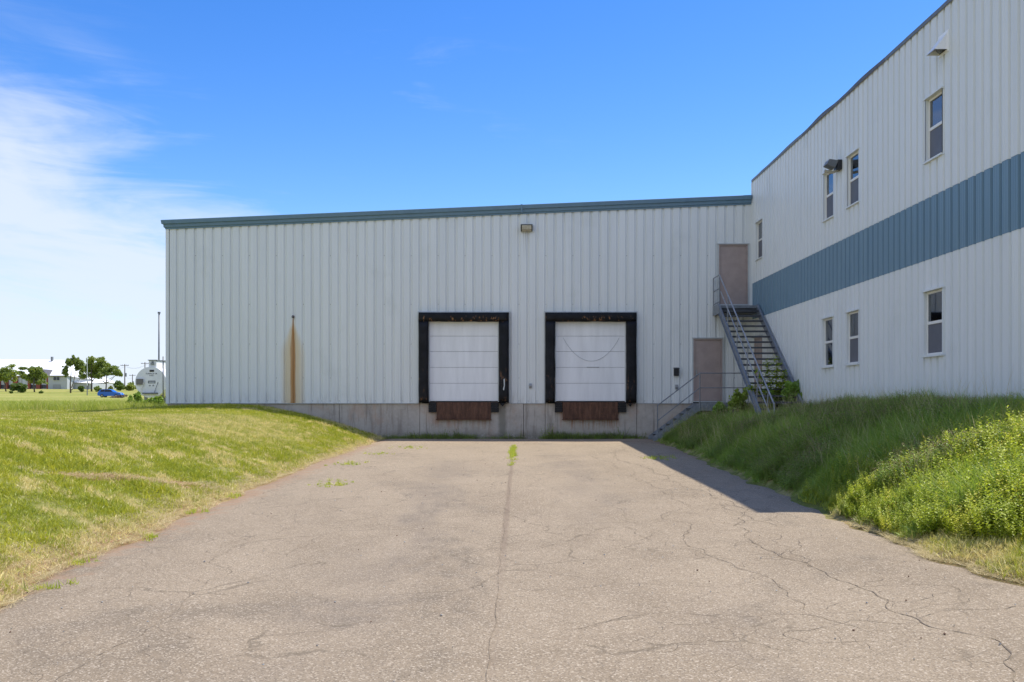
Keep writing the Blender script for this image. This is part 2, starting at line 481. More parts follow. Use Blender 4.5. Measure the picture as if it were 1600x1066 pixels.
def blade_material(name, c1, c2, dry, use_dry=True, tr=.35, dry_amt=.9, tip=None):
    m = bpy.data.materials.new(name); m.use_nodes = True; nt = m.node_tree; n = NT(nt)
    for x in list(nt.nodes):
        if x.type == 'BSDF_PRINCIPLED': nt.nodes.remove(x)
    out = [x for x in nt.nodes if x.type == 'OUTPUT_MATERIAL'][0]
    X, Y, Z = n.pos(); r = n.rand(); w = n.noise(n.vec(X, Y, 0.0), .9, 4, .6)
    col = n.mix((w * .7 + r * .45 - .1).ss(.2, .8), c1, c2)
    if use_dry:
        d = dry_mask(n, X, Y)
        col = n.mix((d * 1.2 + r * .5 - .45).ss(.2, .8) * dry_amt, col, dry)
    else:
        col = n.mix(r.ss(.80, .95) * dry_amt, col, dry)
    a = nt.nodes.new('ShaderNodeBsdfDiffuse'); t = nt.nodes.new('ShaderNodeBsdfTranslucent'); mx = nt.nodes.new('ShaderNodeMixShader')
    nt.links.new(col, a.inputs[0]); nt.links.new(n.mix(.5, col, (.42, .48, .05), 'MIX') if not use_dry else col, t.inputs[0])
    mx.inputs[0].default_value = tr
    nt.links.new(a.outputs[0], mx.inputs[1]); nt.links.new(t.outputs[0], mx.inputs[2])
    g = nt.nodes.new('ShaderNodeBsdfGlossy'); g.inputs['Roughness'].default_value = .45; g.inputs[0].default_value = (1, 1, 1, 1)
    m2 = nt.nodes.new('ShaderNodeMixShader'); m2.inputs[0].default_value = .035
    nt.links.new(mx.outputs[0], m2.inputs[1]); nt.links.new(g.outputs[0], m2.inputs[2])
    nt.links.new(m2.outputs[0], out.inputs[0])
    return m

M = {}
M['clad'] = clad_material(); M['blue'] = blue_material(); M['concrete'] = concrete_material(); M['rust'] = rusty_material()
M['seal'] = seal_material(); M['asphalt'] = asphalt_material(); M['soil'] = soil_material()
M['trim'] = simple("teal_trim", (.120, .212, .290), .35, var=.06)
M['trim_dark'] = simple("dark_bronze_flashing", (.085, .075, .065), .5, var=.3)
M['flash'] = simple("pale_flashing", (.50, .53, .53), .45, var=.05)
M['whitepaint'] = simple("white_door_paint", (.79, .80, .81), .38, var=.075, scale=2.6, streak=True)
M['vinyl'] = simple("white_vinyl", (.78, .76, .70), .35, var=.03)
M['mauve'] = simple("mauve_door_paint", (.365, .290, .262), .5, var=.08, scale=3)
M['galv'] = simple("grey_painted_steel", (.215, .235, .26), .48, metal=.25, var=.18, scale=9)
M['galvlite'] = simple("worn_pale_rail", (.33, .34, .36), .42, metal=.3, var=.22, scale=14)
M['treads'] = simple("dark_grating", (.075, .080, .09), .6, metal=.3, var=.2)
M['black'] = simple("black_plastic", (.012, .012, .014), .45, var=.2)
M['rubber'] = simple("black_rubber", (.014, .013, .013), .8, var=.3, bump=.3)
M['darkroom'] = simple("dark_interior", (.035, .035, .038), .9)
M['roof'] = simple("grey_roof", (.34, .35, .35), .6)
M['lampglass'] = simple("yellowed_lamp_lens", (.44, .40, .30), .22, var=.15, scale=20)
M['bronze'] = simple("bronze_lamp_body", (.05, .045, .035), .5, var=.3)
M['greybox'] = simple("grey_box_metal", (.30, .31, .31), .5, metal=.2)
M['cord'] = simple("grey_cord", (.40, .42, .44), .7)
M['screen'] = simple("insect_screen", (.115, .118, .135), .55, var=.1, scale=2)
M['blind'] = simple("pale_blind", (.42, .40, .42), .7)
M['tankwhite'] = simple("white_tank_paint", (.80, .81, .83), .35, var=.05, scale=3)
M['weld'] = simple("grey_steel_pipe", (.16, .17, .18), .55, metal=.3)
M['print'] = simple("black_print", (.03, .03, .035), .6)
M['label'] = simple("pale_sticker", (.55, .58, .62), .5)
def glass_material():
    m = bpy.data.materials.new("window_glass"); m.use_nodes = True; nt = m.node_tree
    for x in list(nt.nodes):
        if x.type == 'BSDF_PRINCIPLED': nt.nodes.remove(x)
    out = [x for x in nt.nodes if x.type == 'OUTPUT_MATERIAL'][0]
    t = nt.nodes.new('ShaderNodeBsdfTransparent'); t.inputs[0].default_value = (.62, .66, .68, 1)
    g = nt.nodes.new('ShaderNodeBsdfGlossy'); g.inputs['Roughness'].default_value = .015; g.inputs[0].default_value = (.92, .95, 1, 1)
    fr = nt.nodes.new('ShaderNodeFresnel'); fr.inputs[0].default_value = 2.3
    mx = nt.nodes.new('ShaderNodeMixShader')
    nt.links.new(fr.outputs[0], mx.inputs[0]); nt.links.new(t.outputs[0], mx.inputs[1]); nt.links.new(g.outputs[0], mx.inputs[2])
    nt.links.new(mx.outputs[0], out.inputs[0]); return m
M['glass'] = glass_material()

# ================================================================== GROUND
def axis_pts(parts):
    out = []
    for a, b, st in parts: out += list(np.arange(a, b - 1e-6, st))
    out.append(parts[-1][1]); return np.array(out)
gx = axis_pts([(-3000, -600, 600), (-600, -140, 46), (-140, -40, 5), (-40, -16, 1.2), (-16, -5.2, .3), (-5.2, -3.6, .1), (-3.6, 3.8, .7), (3.8, 5.4, .1),
               (5.4, 9.2, .22), (9.2, 20, 1.2), (20, 140, 12), (140, 600, 115), (600, 3000, 600)])
gy = axis_pts([(-60, -6, 6), (-6, 3, 1.0), (3, 34.2, .22), (34.2, 60, .9), (60, 130, 4), (130, 360, 6), (360, 600, 60), (600, 3000, 600)])
GX, GY = np.meshgrid(gx, gy)
GZ = ground(GX, GY)
V = np.stack([GX.ravel(), GY.ravel(), GZ.ravel()], 1)
nx, ny = len(gx), len(gy)
i, j = np.meshgrid(np.arange(nx - 1), np.arange(ny - 1)); a = (j * nx + i).ravel()
F = np.stack([a, a + 1, a + nx + 1, a + nx], 1)
o = bpy.data.objects.new("grassy_ground", np_mesh("grassy_ground", V, F, M['soil'], True)); C.objects.link(o); tag(o, kind='structure')

# asphalt loading apron, its edges crumbling
ay = np.arange(-12, 33.36, .12); U = np.linspace(0, 1, 36)
L_ = -edge_l(ay); R_ = edge_r(ay)
AX = L_[:, None] * (1 - U) + R_[:, None] * U; AY = np.repeat(ay[:, None], len(U), 1)
AZ = asp_z(AY) + .014 * (vnoise(AX, AY, 1.7, 21) - .5) + .03 * (vnoise(AX, AY, 5, 22) - .5)
AZ[:, 0] -= .04; AZ[:, -1] -= .04; AZ[:, 1] -= .006; AZ[:, -2] -= .006
def asph_h(x, y): return float(asp_z(y) + .014 * (vnoise(x, y, 1.7, 21) - .5) + .03 * (vnoise(x, y, 5, 22) - .5))
V = np.stack([AX.ravel(), AY.ravel(), AZ.ravel()], 1); nx = len(U); ny = len(ay)
i, j = np.meshgrid(np.arange(nx - 1), np.arange(ny - 1)); a = (j * nx + i).ravel()
F = np.stack([a, a + 1, a + nx + 1, a + nx], 1)
o = bpy.data.objects.new("asphalt_driveway", np_mesh("asphalt_driveway", V, F, M['asphalt'], True)); C.objects.link(o); tag(o, kind='structure')

# cracks: ribbons that wander, thin out and branch
def crack_net():
    mb = MB(); rr = random.Random(5)
    def walk(x, y, ang, n, w, wob, target=None, br=.0, step=.065, depth=0):
        pts = [(x, y)]; a_ = ang; n = int(n * 1.7); wob *= 1.45; br *= .6
        for k_ in range(n):
            a_ += rr.gauss(0, wob)
            if target is not None:
                want = target(x, y); a_ += (want - a_) * .28
            x += math.cos(a_) * step; y += math.sin(a_) * step
            if not (-4.0 < x < 4.35 and 1 < y < 33.2): break
            pts.append((x, y))
            if br and depth < 2 and rr.random() < br:
                walk(x, y, a_ + rr.choice((-1, 1)) * rr.uniform(.5, 1.3), rr.randint(5, 28), w * .55, .33, None, .03, step, depth + 1)
        if len(pts) < 4: return
        L = len(pts); o_ = len(mb.v)
        for i_, (px, py) in enumerate(pts):
            qx, qy = pts[min(i_ + 1, L - 1)]; rx, ry = pts[max(i_ - 1, 0)]
            dx_, dy_ = qx - rx, qy - ry; l = math.hypot(dx_, dy_) or 1
            ww = .46 * w * (.2 + 1.0 * rr.random()) * min(1, (L - 1 - i_) / 5 + .05) * min(1, i_ / 3 + .25)
            h = asph_h(px, py) + .004
            mb.v.append((px - dy_ / l * ww, py + dx_ / l * ww, h)); mb.v.append((px + dy_ / l * ww, py - dx_ / l * ww, h))
        for i_ in range(L - 1):
            mb.f.append((o_ + 2 * i_, o_ + 2 * i_ + 1, o_ + 2 * i_ + 3, o_ + 2 * i_ + 2)); mb.fm.append(0)
    toward = lambda fx: (lambda x, y: math.pi / 2 + max(-.6, min(.6, (x - fx(y)) * .9)))
    # centre seam
    walk(-.10, 2.4, math.pi / 2, 300, .005, .03, toward(lambda y: -.12 + .02 * max(0, y - 5) * .45), .035)
    # long crack down the right-hand wheel track and its companions
    walk(3.05, 2.4, math.pi / 2, 240, .013, .22, toward(lambda y: 2.95 + .25 * math.sin(y * .5)), .16)
    walk(2.25, 7.5, math.pi / 2, 170, .009, .25, toward(lambda y: 2.3 + .25 * math.sin(y * .4 + 1)), .12)
    walk(3.4, 12, math.pi / 2, 170, .008, .25, toward(lambda y: 3.3 + .2 * math.sin(y * .7)), .12)
    walk(1.6, 11, math.pi / 2 + .3, 60, .010, .2, None, .08)
    walk(-2.7, 3.2, math.pi / 2, 160, .005, .22, toward(lambda y: -2.6 + .3 * math.sin(y * .45)), .10)
    # crosswise cracks
    for y0 in (5.2, 7.0, 8.6, 10.6, 13.3, 16.5, 19.5, 23.5):
        for s_ in (-1, 1):
            if rr.random() < .85:
                walk(rr.uniform(-.6, .6) * (1 if s_ > 0 else 2.5), y0 + rr.uniform(-.4, .4), 0 if s_ > 0 else math.pi, rr.randint(14, 34), .0042 + .003 * rr.random(), .24, None, .07)
    for _ in range(9):
        walk(rr.uniform(-3.6, 4.0), rr.uniform(4, 24), rr.uniform(0, 6.3), rr.randint(8, 26), .0035, .3, None, .05)
    return mb
mc, nn, bb = new_mat("crack_fill"); X_, Y_, Z_ = nn.pos()
setb(bb, Base_Color=nn.mix(nn.noise(nn.P, 3.5, 4).ss(.45, .62), (.12, .095, .068), (.22, .17, .11)), Roughness=.95)
o = crack_net().build("asphalt_crack", mc, fix=False); tag(o, kind='stuff', label="branching cracks running through the sunlit asphalt apron", cat="cracks")
o.name = "asphalt_crack_network"

# ================================================================== CLADDING
def profile(first, u0, u1, pitch=.3048, off=0.0):
    """u positions and inward depth of a ribbed sheet: wide flats, narrow grooves, two fine beads a flat"""
    pts = []
    k_ = math.floor((u0 - first) / pitch) - 1
    while first + k_ * pitch < u1 + pitch:
        g = first + k_ * pitch
        pts += [(g - .050, 0), (g - .030, .048), (g + .030, .048), (g + .050, 0)]
        for c in (.115, .190): pts += [(g + c - .012, 0), (g + c - .005, .005), (g + c + .005, .005), (g + c + .012, 0)]
        k_ += 1
    pts.sort(); us = [p[0] for p in pts]; ds = [p[1] for p in pts]
    out = [(u0, float(np.interp(u0, us, ds)))] + [p for p in pts if u0 + 1e-4 < p[0] < u1 - 1e-4] + [(u1, float(np.interp(u1, us, ds)))]
    return out
def sheet(first, u0, u1, z0, ztop, openings, place, off=0.0):
    """openings: (ua, ub, za, zb) ; place(u, depth, z) -> xyz ; a folded sheet with thickness at its foot"""
    mb = MB(); pr = profile(first, u0, u1)
    us = [p[0] for p in pr]; ds = [p[1] for p in pr]
    cuts = sorted({u for op in openings for u in op[:2] if u0 + 1e-4 < u < u1 - 1e-4})
    allu = sorted(set([round(u, 5) for u in us] + [round(c, 5) for c in cuts]))
    for a_, b_ in zip(allu[:-1], allu[1:]):
        if b_ - a_ < 1e-4: continue
        m_ = (a_ + b_) / 2; da, db = float(np.interp(a_, us, ds)), float(np.interp(b_, us, ds))
        segs = [(z0, None)]
        blocks = sorted((op[2], op[3]) for op in openings if op[0] < m_ < op[1])
        lo = z0; out = []
        for za, zb in blocks:
            if za > lo + 1e-4: out.append((lo, za))
            lo = max(lo, zb)
        out.append((lo, None))
        for s0, s1 in out:
            ta = ztop(a_) if s1 is None else s1; tb = ztop(b_) if s1 is None else s1
            if s0 >= min(ta, tb) - 1e-3: continue
            th = .004
            mb.add([place(a_, da, s0), place(b_, db, s0), place(b_, db, tb), place(a_, da, ta),
                    place(a_, da + th, s0), place(b_, db + th, s0)], [(0, 1, 2, 3), (4, 5, 1, 0)])
    return mb

# ================================================================== LOW WING WITH THE DOCKS
px = lambda x: (x - 797) / 46.1
pz = lambda y: 1.24 + (628 - y) / 46.1
X0, X1 = px(260), XW
rake = lambda x: 7.10 + (x - X0) * (7.94 - 7.10) / (X1 - X0)       # underside of the rake trim
low = empty("dock_building", (X0, D, 0), "low grey ribbed-metal wing with two white dock doors and teal roof trim", "building")
docks = [(px(655), px(795)), (px(852), px(993.5))]
ops = [(a_ + .10, b_ - .10, 1.0, 4.18) for a_, b_ in docks] + [(6.20, 7.20, 1.0, 3.39), (7.06, 8.06, 4.50, 6.58)]
first = px(277)
placeF = lambda u, d, z: (u, D + d, z)
e0 = X0 + .05
k_ = 0
bounds = [e0]
while bounds[-1] < X1 - .5: bounds.append(first + .1524 + .9144 * (k_)); k_ += 1
bounds = [b for b in bounds if b <= X1 - .2] + [X1 - .004]
bounds = sorted(set(bounds))
for a_, b_ in zip(bounds[:-1], bounds[1:]):
    mb = sheet(first, a_, b_, 1.197, lambda u: rake(u) + .05, ops, placeF)
    mb.build("wall_panel", M['clad'], low, fix=False)
# corner flashing, left
mb = MB(); mb.box(X0 - .02, X0 + .09, D - .014, D + .0, 1.19, rake(X0) + .03).box(X0 - .02, X0 - .006, D, D + .12, 1.19, rake(X0) + .03)
mb.build("corner_flashing", M['clad'], low)
mb = MB(); mb.box(X0, X1, D + .05, D + .30, .9, 7.0); 
mb.prism([(X0, D), (X1, D)], 'z', 0, 0) if False else None
core = MB()
core.prism([(X0 + .03, -.4), (X1, -.4), (X1, rake(X1)), (X0 + .03, rake(X0))], 'y', D + .30, D + 26)
core.build("dark_core", M['darkroom'], low)  # solid dark core, added so no light leaks through the sheets
# far-left side wall of the wing: ribbed too
mbs = sheet(D + .2, D + .12, D + 26, 1.197, lambda u: rake(X0), [], lambda u, d, z: (X0 + d, u, z)); mbs.build("side_panel", M['clad'], low, fix=False)
mb = MB(); mb.prism([(X0 - .05, rake(X0) + .22), (X1, rake(X1) + .22), (X1, rake(X1) + .26), (X0 - .05, rake(X0) + .26)], 'y', D - .05, D + 26)
mb.build("roof", M['roof'], low)
# screws in rows
mb = MB()
gk = 0
while first + gk * .3048 < X1 - .3:
    u = first + gk * .3048
    rows = [1.27] + ([2.05, 3.20, 4.55, 6.2] if gk % 3 == 2 else [])
    for zz in rows:
        if zz > rake(u) - .1: continue
        if any(o_[0] - .05 < u < o_[1] + .05 and o_[2] < zz < o_[3] + .03 for o_ in ops): continue
        mb.tube([(u, D + .050, zz), (u, D + .036, zz)], .011, 6)
    gk += 1
mb.build("screw_heads", M['weld'], low)['kind'] = 'stuff'
# rake trim in three lengths: stepped gutter-like profile
tprof = [(-.035, .0), (-.035, .035), (-.075, .060), (-.085, .150), (-.135, .165), (-.155, .285), (-.135, .300), (.06, .300), (.06, .0)]
segsx = [X0 - .12, px(815), X1 - .03]
for ia, (a_, b_) in enumerate(zip(segsx[:-1], segsx[1:])):
    mb = MB(); n_ = len(tprof); g = .002
    end0 = [(a_ + (0.0 if ia else (.12 - (t[0] * -1) * .9)), D + t[0], rake(a_) + t[1] - .012) for t in tprof]
    end1 = [(b_ - .004, D + t[0], rake(b_) + t[1] - .012) for t in tprof]
    mb.add(end0 + end1, [(i_, (i_ + 1) % n_, n_ + (i_ + 1) % n_, n_ + i_) for i_ in range(n_)] + [tuple(range(n_))[::-1], tuple(range(n_, 2 * n_))])
    mb.build("roof_trim", M['trim'], low)
mb = MB(); mb.prism([(D - .15, rake(px(815)) + .02), (D - .165, rake(px(815)) + .295), (D - .13, rake(px(815)) + .295), (D - .07, rake(px(815)) - .0)], 'x', px(815) - .03, px(815) + .03)
mb.build("trim_joint", M['trim'], low)
# foundation: cast lengths with open joints, slightly out of line
fb = [X0 + .02, px(405), px(530), px(656), px(818), px(852), px(995), px(1027), 6.3, X1]
for i_, (a_, b_) in enumerate(zip(fb[:-1], fb[1:])):
    o_ = [.0, .012, .004, -.02, .006, -.012, -.02, .01, .0][i_]
    mb = MB(); mb.box(a_ + .006, b_ - .006, D + .02 + o_, D + .29, -.7, 1.186, c=.008)
    mb.build("foundation_panel", M['concrete'], low)
for a_, b_ in [(X0, docks[0][0]), (docks[0][1], docks[1][0]), (docks[1][1], 6.14)]:
    mb = MB(); mb.box(a_ + .01, b_ - .01, D - .02, D + .05, 1.176, 1.190); mb.build("base_flashing", M['flash'], low)

def dock(xa, xb, ix0, ix1, lev, chain):
    za = 4.255
    # seal pads: side pads and head pad, slightly bulging
    def pad(x0, x1, z0, z1, name, lab=None, sag=0):
        mb = MB(); nxs = 7; nz = max(4, int((z1 - z0) / .16)); hx = []
        if x1 - x0 > z1 - z0: nxs, nz = max(4, int((x1 - x0) / .16)), 5
        vs = []
        for j_ in range(nz + 1):
            for i_ in range(nxs + 1):
                x = x0 + (x1 - x0) * i_ / nxs; z = z0 + (z1 - z0) * j_ / nz
                ed_ = min(i_, nxs - i_, j_, nz - j_)
                dep = .20 + (.035 if ed_ > 0 else -.02) + .022 * mnoise.noise((x * 3.1, z * 2.3, 5))
                xo = .014 * mnoise.noise((x * 2, z * 1.9, 1)) if i_ in (0, nxs) else 0
                zo = (-.02 - .02 * mnoise.noise((x * 2.6, 9, 3))) if (j_ == 0 and name == 'head_pad') else 0
                vs.append((x + xo, D - dep, z + zo))
        q = [(j_ * (nxs + 1) + i_, j_ * (nxs + 1) + i_ + 1, (j_ + 1) * (nxs + 1) + i_ + 1, (j_ + 1) * (nxs + 1) + i_) for j_ in range(nz) for i_ in range(nxs)]
        per = [i_ for i_ in range(nxs + 1)] + [(j_ + 1) * (nxs + 1) - 1 for j_ in range(1, nz + 1)] + [nz * (nxs + 1) + i_ for i_ in range(nxs - 1, -1, -1)] + [j_ * (nxs + 1) for j_ in range(nz - 1, 0, -1)]
        base = len(vs)
        for p_ in per: vs.append((vs[p_][0], D + .03, vs[p_][2]))
        m_ = len(per)
        q += [(per[i_], per[(i_ + 1) % m_], base + (i_ + 1) % m_, base + i_) for i_ in range(m_)]
        mb.add(vs, q); o_ = mb.build(name, M['seal'], low, smooth=True)
        if lab: o_['label'] = lab
        return o_
    pad(xa, ix0, 1.21, za - .285, 'side_pad'); pad(ix1, xb, 1.21, za - .285, 'side_pad'); pad(xa, xb, za - .28, za, 'head_pad')
    fl = MB(); w = .05
    fl.box(xa - w, xa - .004, D - .03, D + .03, 1.20, za + w).box(xb + .004, xb + w, D - .03, D + .03, 1.20, za + w).box(xa - w, xb + w, D - .035, D + .03, za + .004, za + w - .005)
    fl.build("seal_flashing", M['flash'], low)
    # sectional door, recessed behind the pads
    for a_, b_ in ((ix0 - .03, ix0 + .035), (ix1 - .035, ix1 + .03)):
        fr = MB(); fr.box(a_, b_, D - .03, D + .12, 1.24, 3.99); fr.build("door_jamb", M['flash'], low)
    zs = [1.262, 1.87, 2.41, 2.95, 3.47, 3.98]
    for i_ in range(5):
        s_ = MB(); z0, z1 = zs[i_] + .004, zs[i_ + 1] - .004
        s_.box(ix0 + .02, ix1 - .02, D + .045, D + .09, z0, z1, c=.005)
        for g_ in (.30, .55, .80):
            pass
        o_ = s_.build("door_section", M['whitepaint'], low)
        # pressed line half way up each section
    bs = MB(); bs.box(ix0 + .02, ix1 - .02, D + .03, D + .09, 1.225, 1.262); bs.build("bottom_seal", M['rubber'], low)
    # leveller plate with lip, and the two bumpers
    l0, l1 = lev
    pl = MB(); pl.box(l0, l1, D - .085, D + .03, .665, 1.215, c=.006).box(l0 - .02, l1 + .02, D - .125, D + .0, .625, .662, c=.005)
    for kx in np.linspace(l0 + .12, l1 - .12, 5): pl.tube([(kx - .05, D - .10, .675), (kx + .05, D - .10, .675)], .018, 8)
    pl.build("leveller_plate", M['rust'], low)
    for x0, x1 in ((ix0 - .0, l0 - .01), (l1 + .01, ix1 + .0)):
        bp = MB()
        for q_ in range(4): bp.box(x0, x1, D - .11 + .002 * q_, D + .02, .885 + q_ * .085, .885 + q_ * .085 + .08, c=.006)
        bp.build("dock_bumper", M['rubber'], low)
    sl_ = MB(); sl_.box(ix0 - .02, ix1 + .02, D - .05, D + .04, 1.217, 1.236); sl_.build("dock_sill", M['rust'], low)
    # torn pad corner hanging off the foot of the right pad
    t_ = MB(); t_.prism([(ix1 + .02, 1.20), (xb - .12, 1.20), (ix1 + .13, 1.08)], 'y', D - .19, D - .05); t_.build("torn_pad_corner", M['seal'], low)
    if chain:
        pts = []
        for i_ in range(25):
            t = i_ / 24; x = ix0 + .28 + (ix1 - ix0 - .50) * t
            pts.append((x, D + .035, 3.42 - .80 * (1 - (2 * t - 1) ** 2) ** .92))
        c_ = MB(); c_.tube(pts, .006, 6); c_.build("hanging_cord", M['cord'], low)
        k2 = MB(); k2.box(2.60, 3.02, D + .038, D + .05, 2.395, 2.425); k2.build("dent_strip", M['greybox'], low)
dock(docks[0][0], docks[0][1], px(670), px(779.5), (px(682.5), px(767)), False)
dock(docks[1][0], docks[1][1], px(867), px(978), (px(879), px(965)), True)
# pale torn scrap on the first dock's right pad
mb = MB(); mb.add([(px(787), D - .245, 2.00), (px(788.6), D - .245, 2.02), (px(789), D - .25, 1.80), (px(787.6), D - .252, 1.62), (px(785.8), D - .248, 1.66), (px(787.4), D - .25, 1.78)], [(0, 5, 4, 3, 2, 1)])
mb.build("torn_scrap", M['flash'], low, fix=False)

def man_door(x0, x1, z0, z1, hinge_right=True, handle=True):
    fr = MB(); w = .045
    fr.box(x0, x0 + w, D - .03, D + .08, z0, z1).box(x1 - w, x1, D - .03, D + .08, z0, z1).box(x0, x1, D - .031, D + .08, z1 - w, z1 - .001)
    fr.build("door_frame", M['mauve'], low)
    fl = MB(); fl.box(x0 - .04, x0 - .003, D - .035, D + .03, z0, z1 + .04).box(x1 + .003, x1 + .04, D - .035, D + .03, z0, z1 + .04).box(x0 - .05, x1 + .05, D - .06, D + .03, z1 + .004, z1 + .038)
    fl.build("door_flashing", M['flash'], low)
    dl = MB(); dl.box(x0 + w + .004, x1 - w - .004, D + .0, D + .045, z0 + .02, z1 - w - .005, c=.004)
    d_ = dl.build("entry_door", M['mauve'], low)
    th = MB(); th.box(x0, x1, D - .06, D + .06, z0 - .02, z0 + .014); th.build("threshold", M['flash'], low)
    for hz in (z0 + .25, (z0 + z1) / 2, z1 - .3):
        hg = MB(); hg.tube([(x1 - w, D - .008, hz - .05), (x1 - w, D - .008, hz + .05)], .011, 6); hg.build("hinge", M['greybox'], d_)
    if handle:
        h = MB(); h.box(x0 + .085, x0 + .125, D - .016, D, z0 + .86, z0 + 1.08, c=.003)
        h.tube([(x0 + .105, D - .01, z0 + .98), (x0 + .105, D - .06, z0 + .98), (x0 + .105, D - .06, z0 + .88)], .009, 6)
        h.build("handle", M['greybox'], d_)
man_door(6.21, 7.19, 1.25, 3.38)
man_door(7.07, 8.05, 4.53, 6.57, handle=False)

# small things fixed to the dock wall
r = empty("wall_lamp", (.56, D, 7.12), "bronze wall-pack lamp with yellowed lens above the gap between the docks", "lamp")
mb = MB(); mb.prism([(D, 7.02), (D, 7.24), (D - .12, 7.24), (D - .23, 7.19), (D - .20, 7.04), (D - .08, 7.00)], 'x', .36, .76); mb.build("lamp_housing", M['bronze'], r)
mb = MB(); mb.prism([(D - .20, 7.045), (D - .233, 7.185), (D - .245, 7.18), (D - .225, 7.055), (D - .12, 6.995), (D - .10, 7.0)], 'x', .40, .72); mb.build("lamp_lens", M['lampglass'], r)
r = empty("letter_box", (5.62, D, 2.25), "small black letter box left of the lower door", "letter box")
mb = MB(); mb.box(5.54, 5.71, D - .12, D - .002, 2.12, 2.36, c=.008); mb.build("box_body", M['black'], r)
mb = MB(); mb.prism([(D - .004, 2.40), (D - .145, 2.365), (D - .145, 2.345), (D - .004, 2.365)], 'x', 5.53, 5.72); mb.build("lid", M['black'], r)
def outlet(x, z, lab):
    r = empty("electrical_outlet", (x, D, z), lab, "outlet")
    mb = MB(); mb.box(x - .045, x + .045, D - .06, D - .001, z - .08, z + .08, c=.01); mb.build("outlet_box", M['greybox'], r)
    mb = MB(); mb.prism([(D - .06, z + .07), (D - .09, z + .0), (D - .06, z - .06)], 'x', x - .04, x + .04); mb.build("cover", M['greybox'], r)
outlet(.69, 1.78, "grey weatherproof outlet on the wall between the dock doors")
outlet(5.64, 1.74, "grey weatherproof outlet just below the black letter box")
r = empty("pipe_stub", (px(458), D, pz(495)), "short dark leaking pipe stub at the top of the rust streak", "pipe")
mb = MB(); mb.tube([(px(458), D + .02, pz(495)), (px(458), D - .05, pz(495)), (px(458), D - .075, pz(496.5))], .028, 8); mb.build("pipe", M['weld'], r, smooth=True)
mb = MB(); mb.tube([(px(458), D - .002, pz(495)), (px(458), D - .012, pz(495))], .05, 10); mb.build("flange", M['rust'], r)

# ================================================================== TALL BUILDING ON THE RIGHT
YE = 15.45
TOPZ = 8.72
tall = empty("tall_building", (XW, YE, 0), "tall grey ribbed-metal building with a wide blue band and narrow windows", "building")
wins = [(25.05, 25.83, 0), (23.20, 23.98, 0), (18.70, 19.50, 0), (32.05, 32.80, 1), (25.00, 25.74, 1), (23.18, 23.94, 1), (18.70, 19.42, 1)]
def wz(k): return (2.15, 3.40) if k == 0 else (5.96, 7.18)
wops = [(a_, b_, *wz(k)) for a_, b_, k in wins] + [(32.10, 33.02, 1.0, 3.37)]
firstW = 15.47 + .1
placeW = lambda dd: (lambda u, d, z: (XW + d + dd, u, z))
b0 = YE
yb = [YE + .05] + [firstW + .1524 + .9144 * q for q in range(0, 20)]
yb = sorted([y for y in yb if y < D - .3]) + [D - .0]
for a_, b_ in zip(yb[:-1], yb[1:]):
    if b_ - a_ < .06: continue
    sheet(firstW, a_, b_, 1.14, lambda u: 4.055, wops, placeW(.006)).build("lower_wall_panel", M['clad'], tall, fix=False)
    sheet(firstW, a_, b_, 4.03, lambda u: 5.262, [], placeW(.0)).build("blue_band_panel", M['blue'], tall, fix=False)
    sheet(firstW, a_, b_, 5.24, lambda u: TOPZ, wops, placeW(-.006)).build("upper_wall_panel", M['clad'], tall, fix=False)
mb = MB(); mb.box(XW - .02, XW + .1, YE - .02, YE + .05, 1.1, TOPZ + .05); mb.build("corner_flashing", M['clad'], tall)
# end walls (near end just outside the picture) and the bulk
for nm, z0, z1, mm, dd in (("lower_end_panel", 1.14, 4.055, 'clad', .006), ("blue_end_panel", 4.03, 5.262, 'blue', 0), ("upper_end_panel", 5.24, TOPZ, 'clad', -.006)):
    for q in range(12):
        sheet(XW + .3, XW + .1 + 1.83 * q, XW + .1 + 1.83 * (q + 1), z0, lambda u: z1, [], lambda u, d, z: (u, YE + d + dd, z)).build(nm, M[mm], tall, fix=False)
mb = MB(); mb.box(XW + .50, XW + 22, YE + .25, D - .05, -.2, TOPZ - .05)
mb.build("dark_core", M['darkroom'], tall)  # solid core behind the windows; its dark colour stands for unlit rooms
mb = MB(); mb.box(XW + .05, XW + 22, D - .04, D - .001, -.2, TOPZ - .05)
mb.build("return_wall", M['clad'], tall)
mb = MB(); mb.box(XW - .004, XW + .45, D + .0, D + 26, -.2, rake(XW) + .2); mb.box(XW - .03, XW + .04, D - .05, D - .002, 1.15, TOPZ - .06)  # corner trim and an unseen backing block, added to stop a light leak
mb.build('corner_trim_backstop', M['clad'], tall)
mb = MB(); mb.box(XW + .06, XW + 22.1, YE + .0, D + .02, TOPZ - .04, TOPZ + .02); mb.build("roof", M['roof'], tall)
mb = MB(); mb.box(XW + .035, XW + .5, YE + .05, D - .05, -.4, 1.13); mb.build("foundation", M['concrete'], tall)
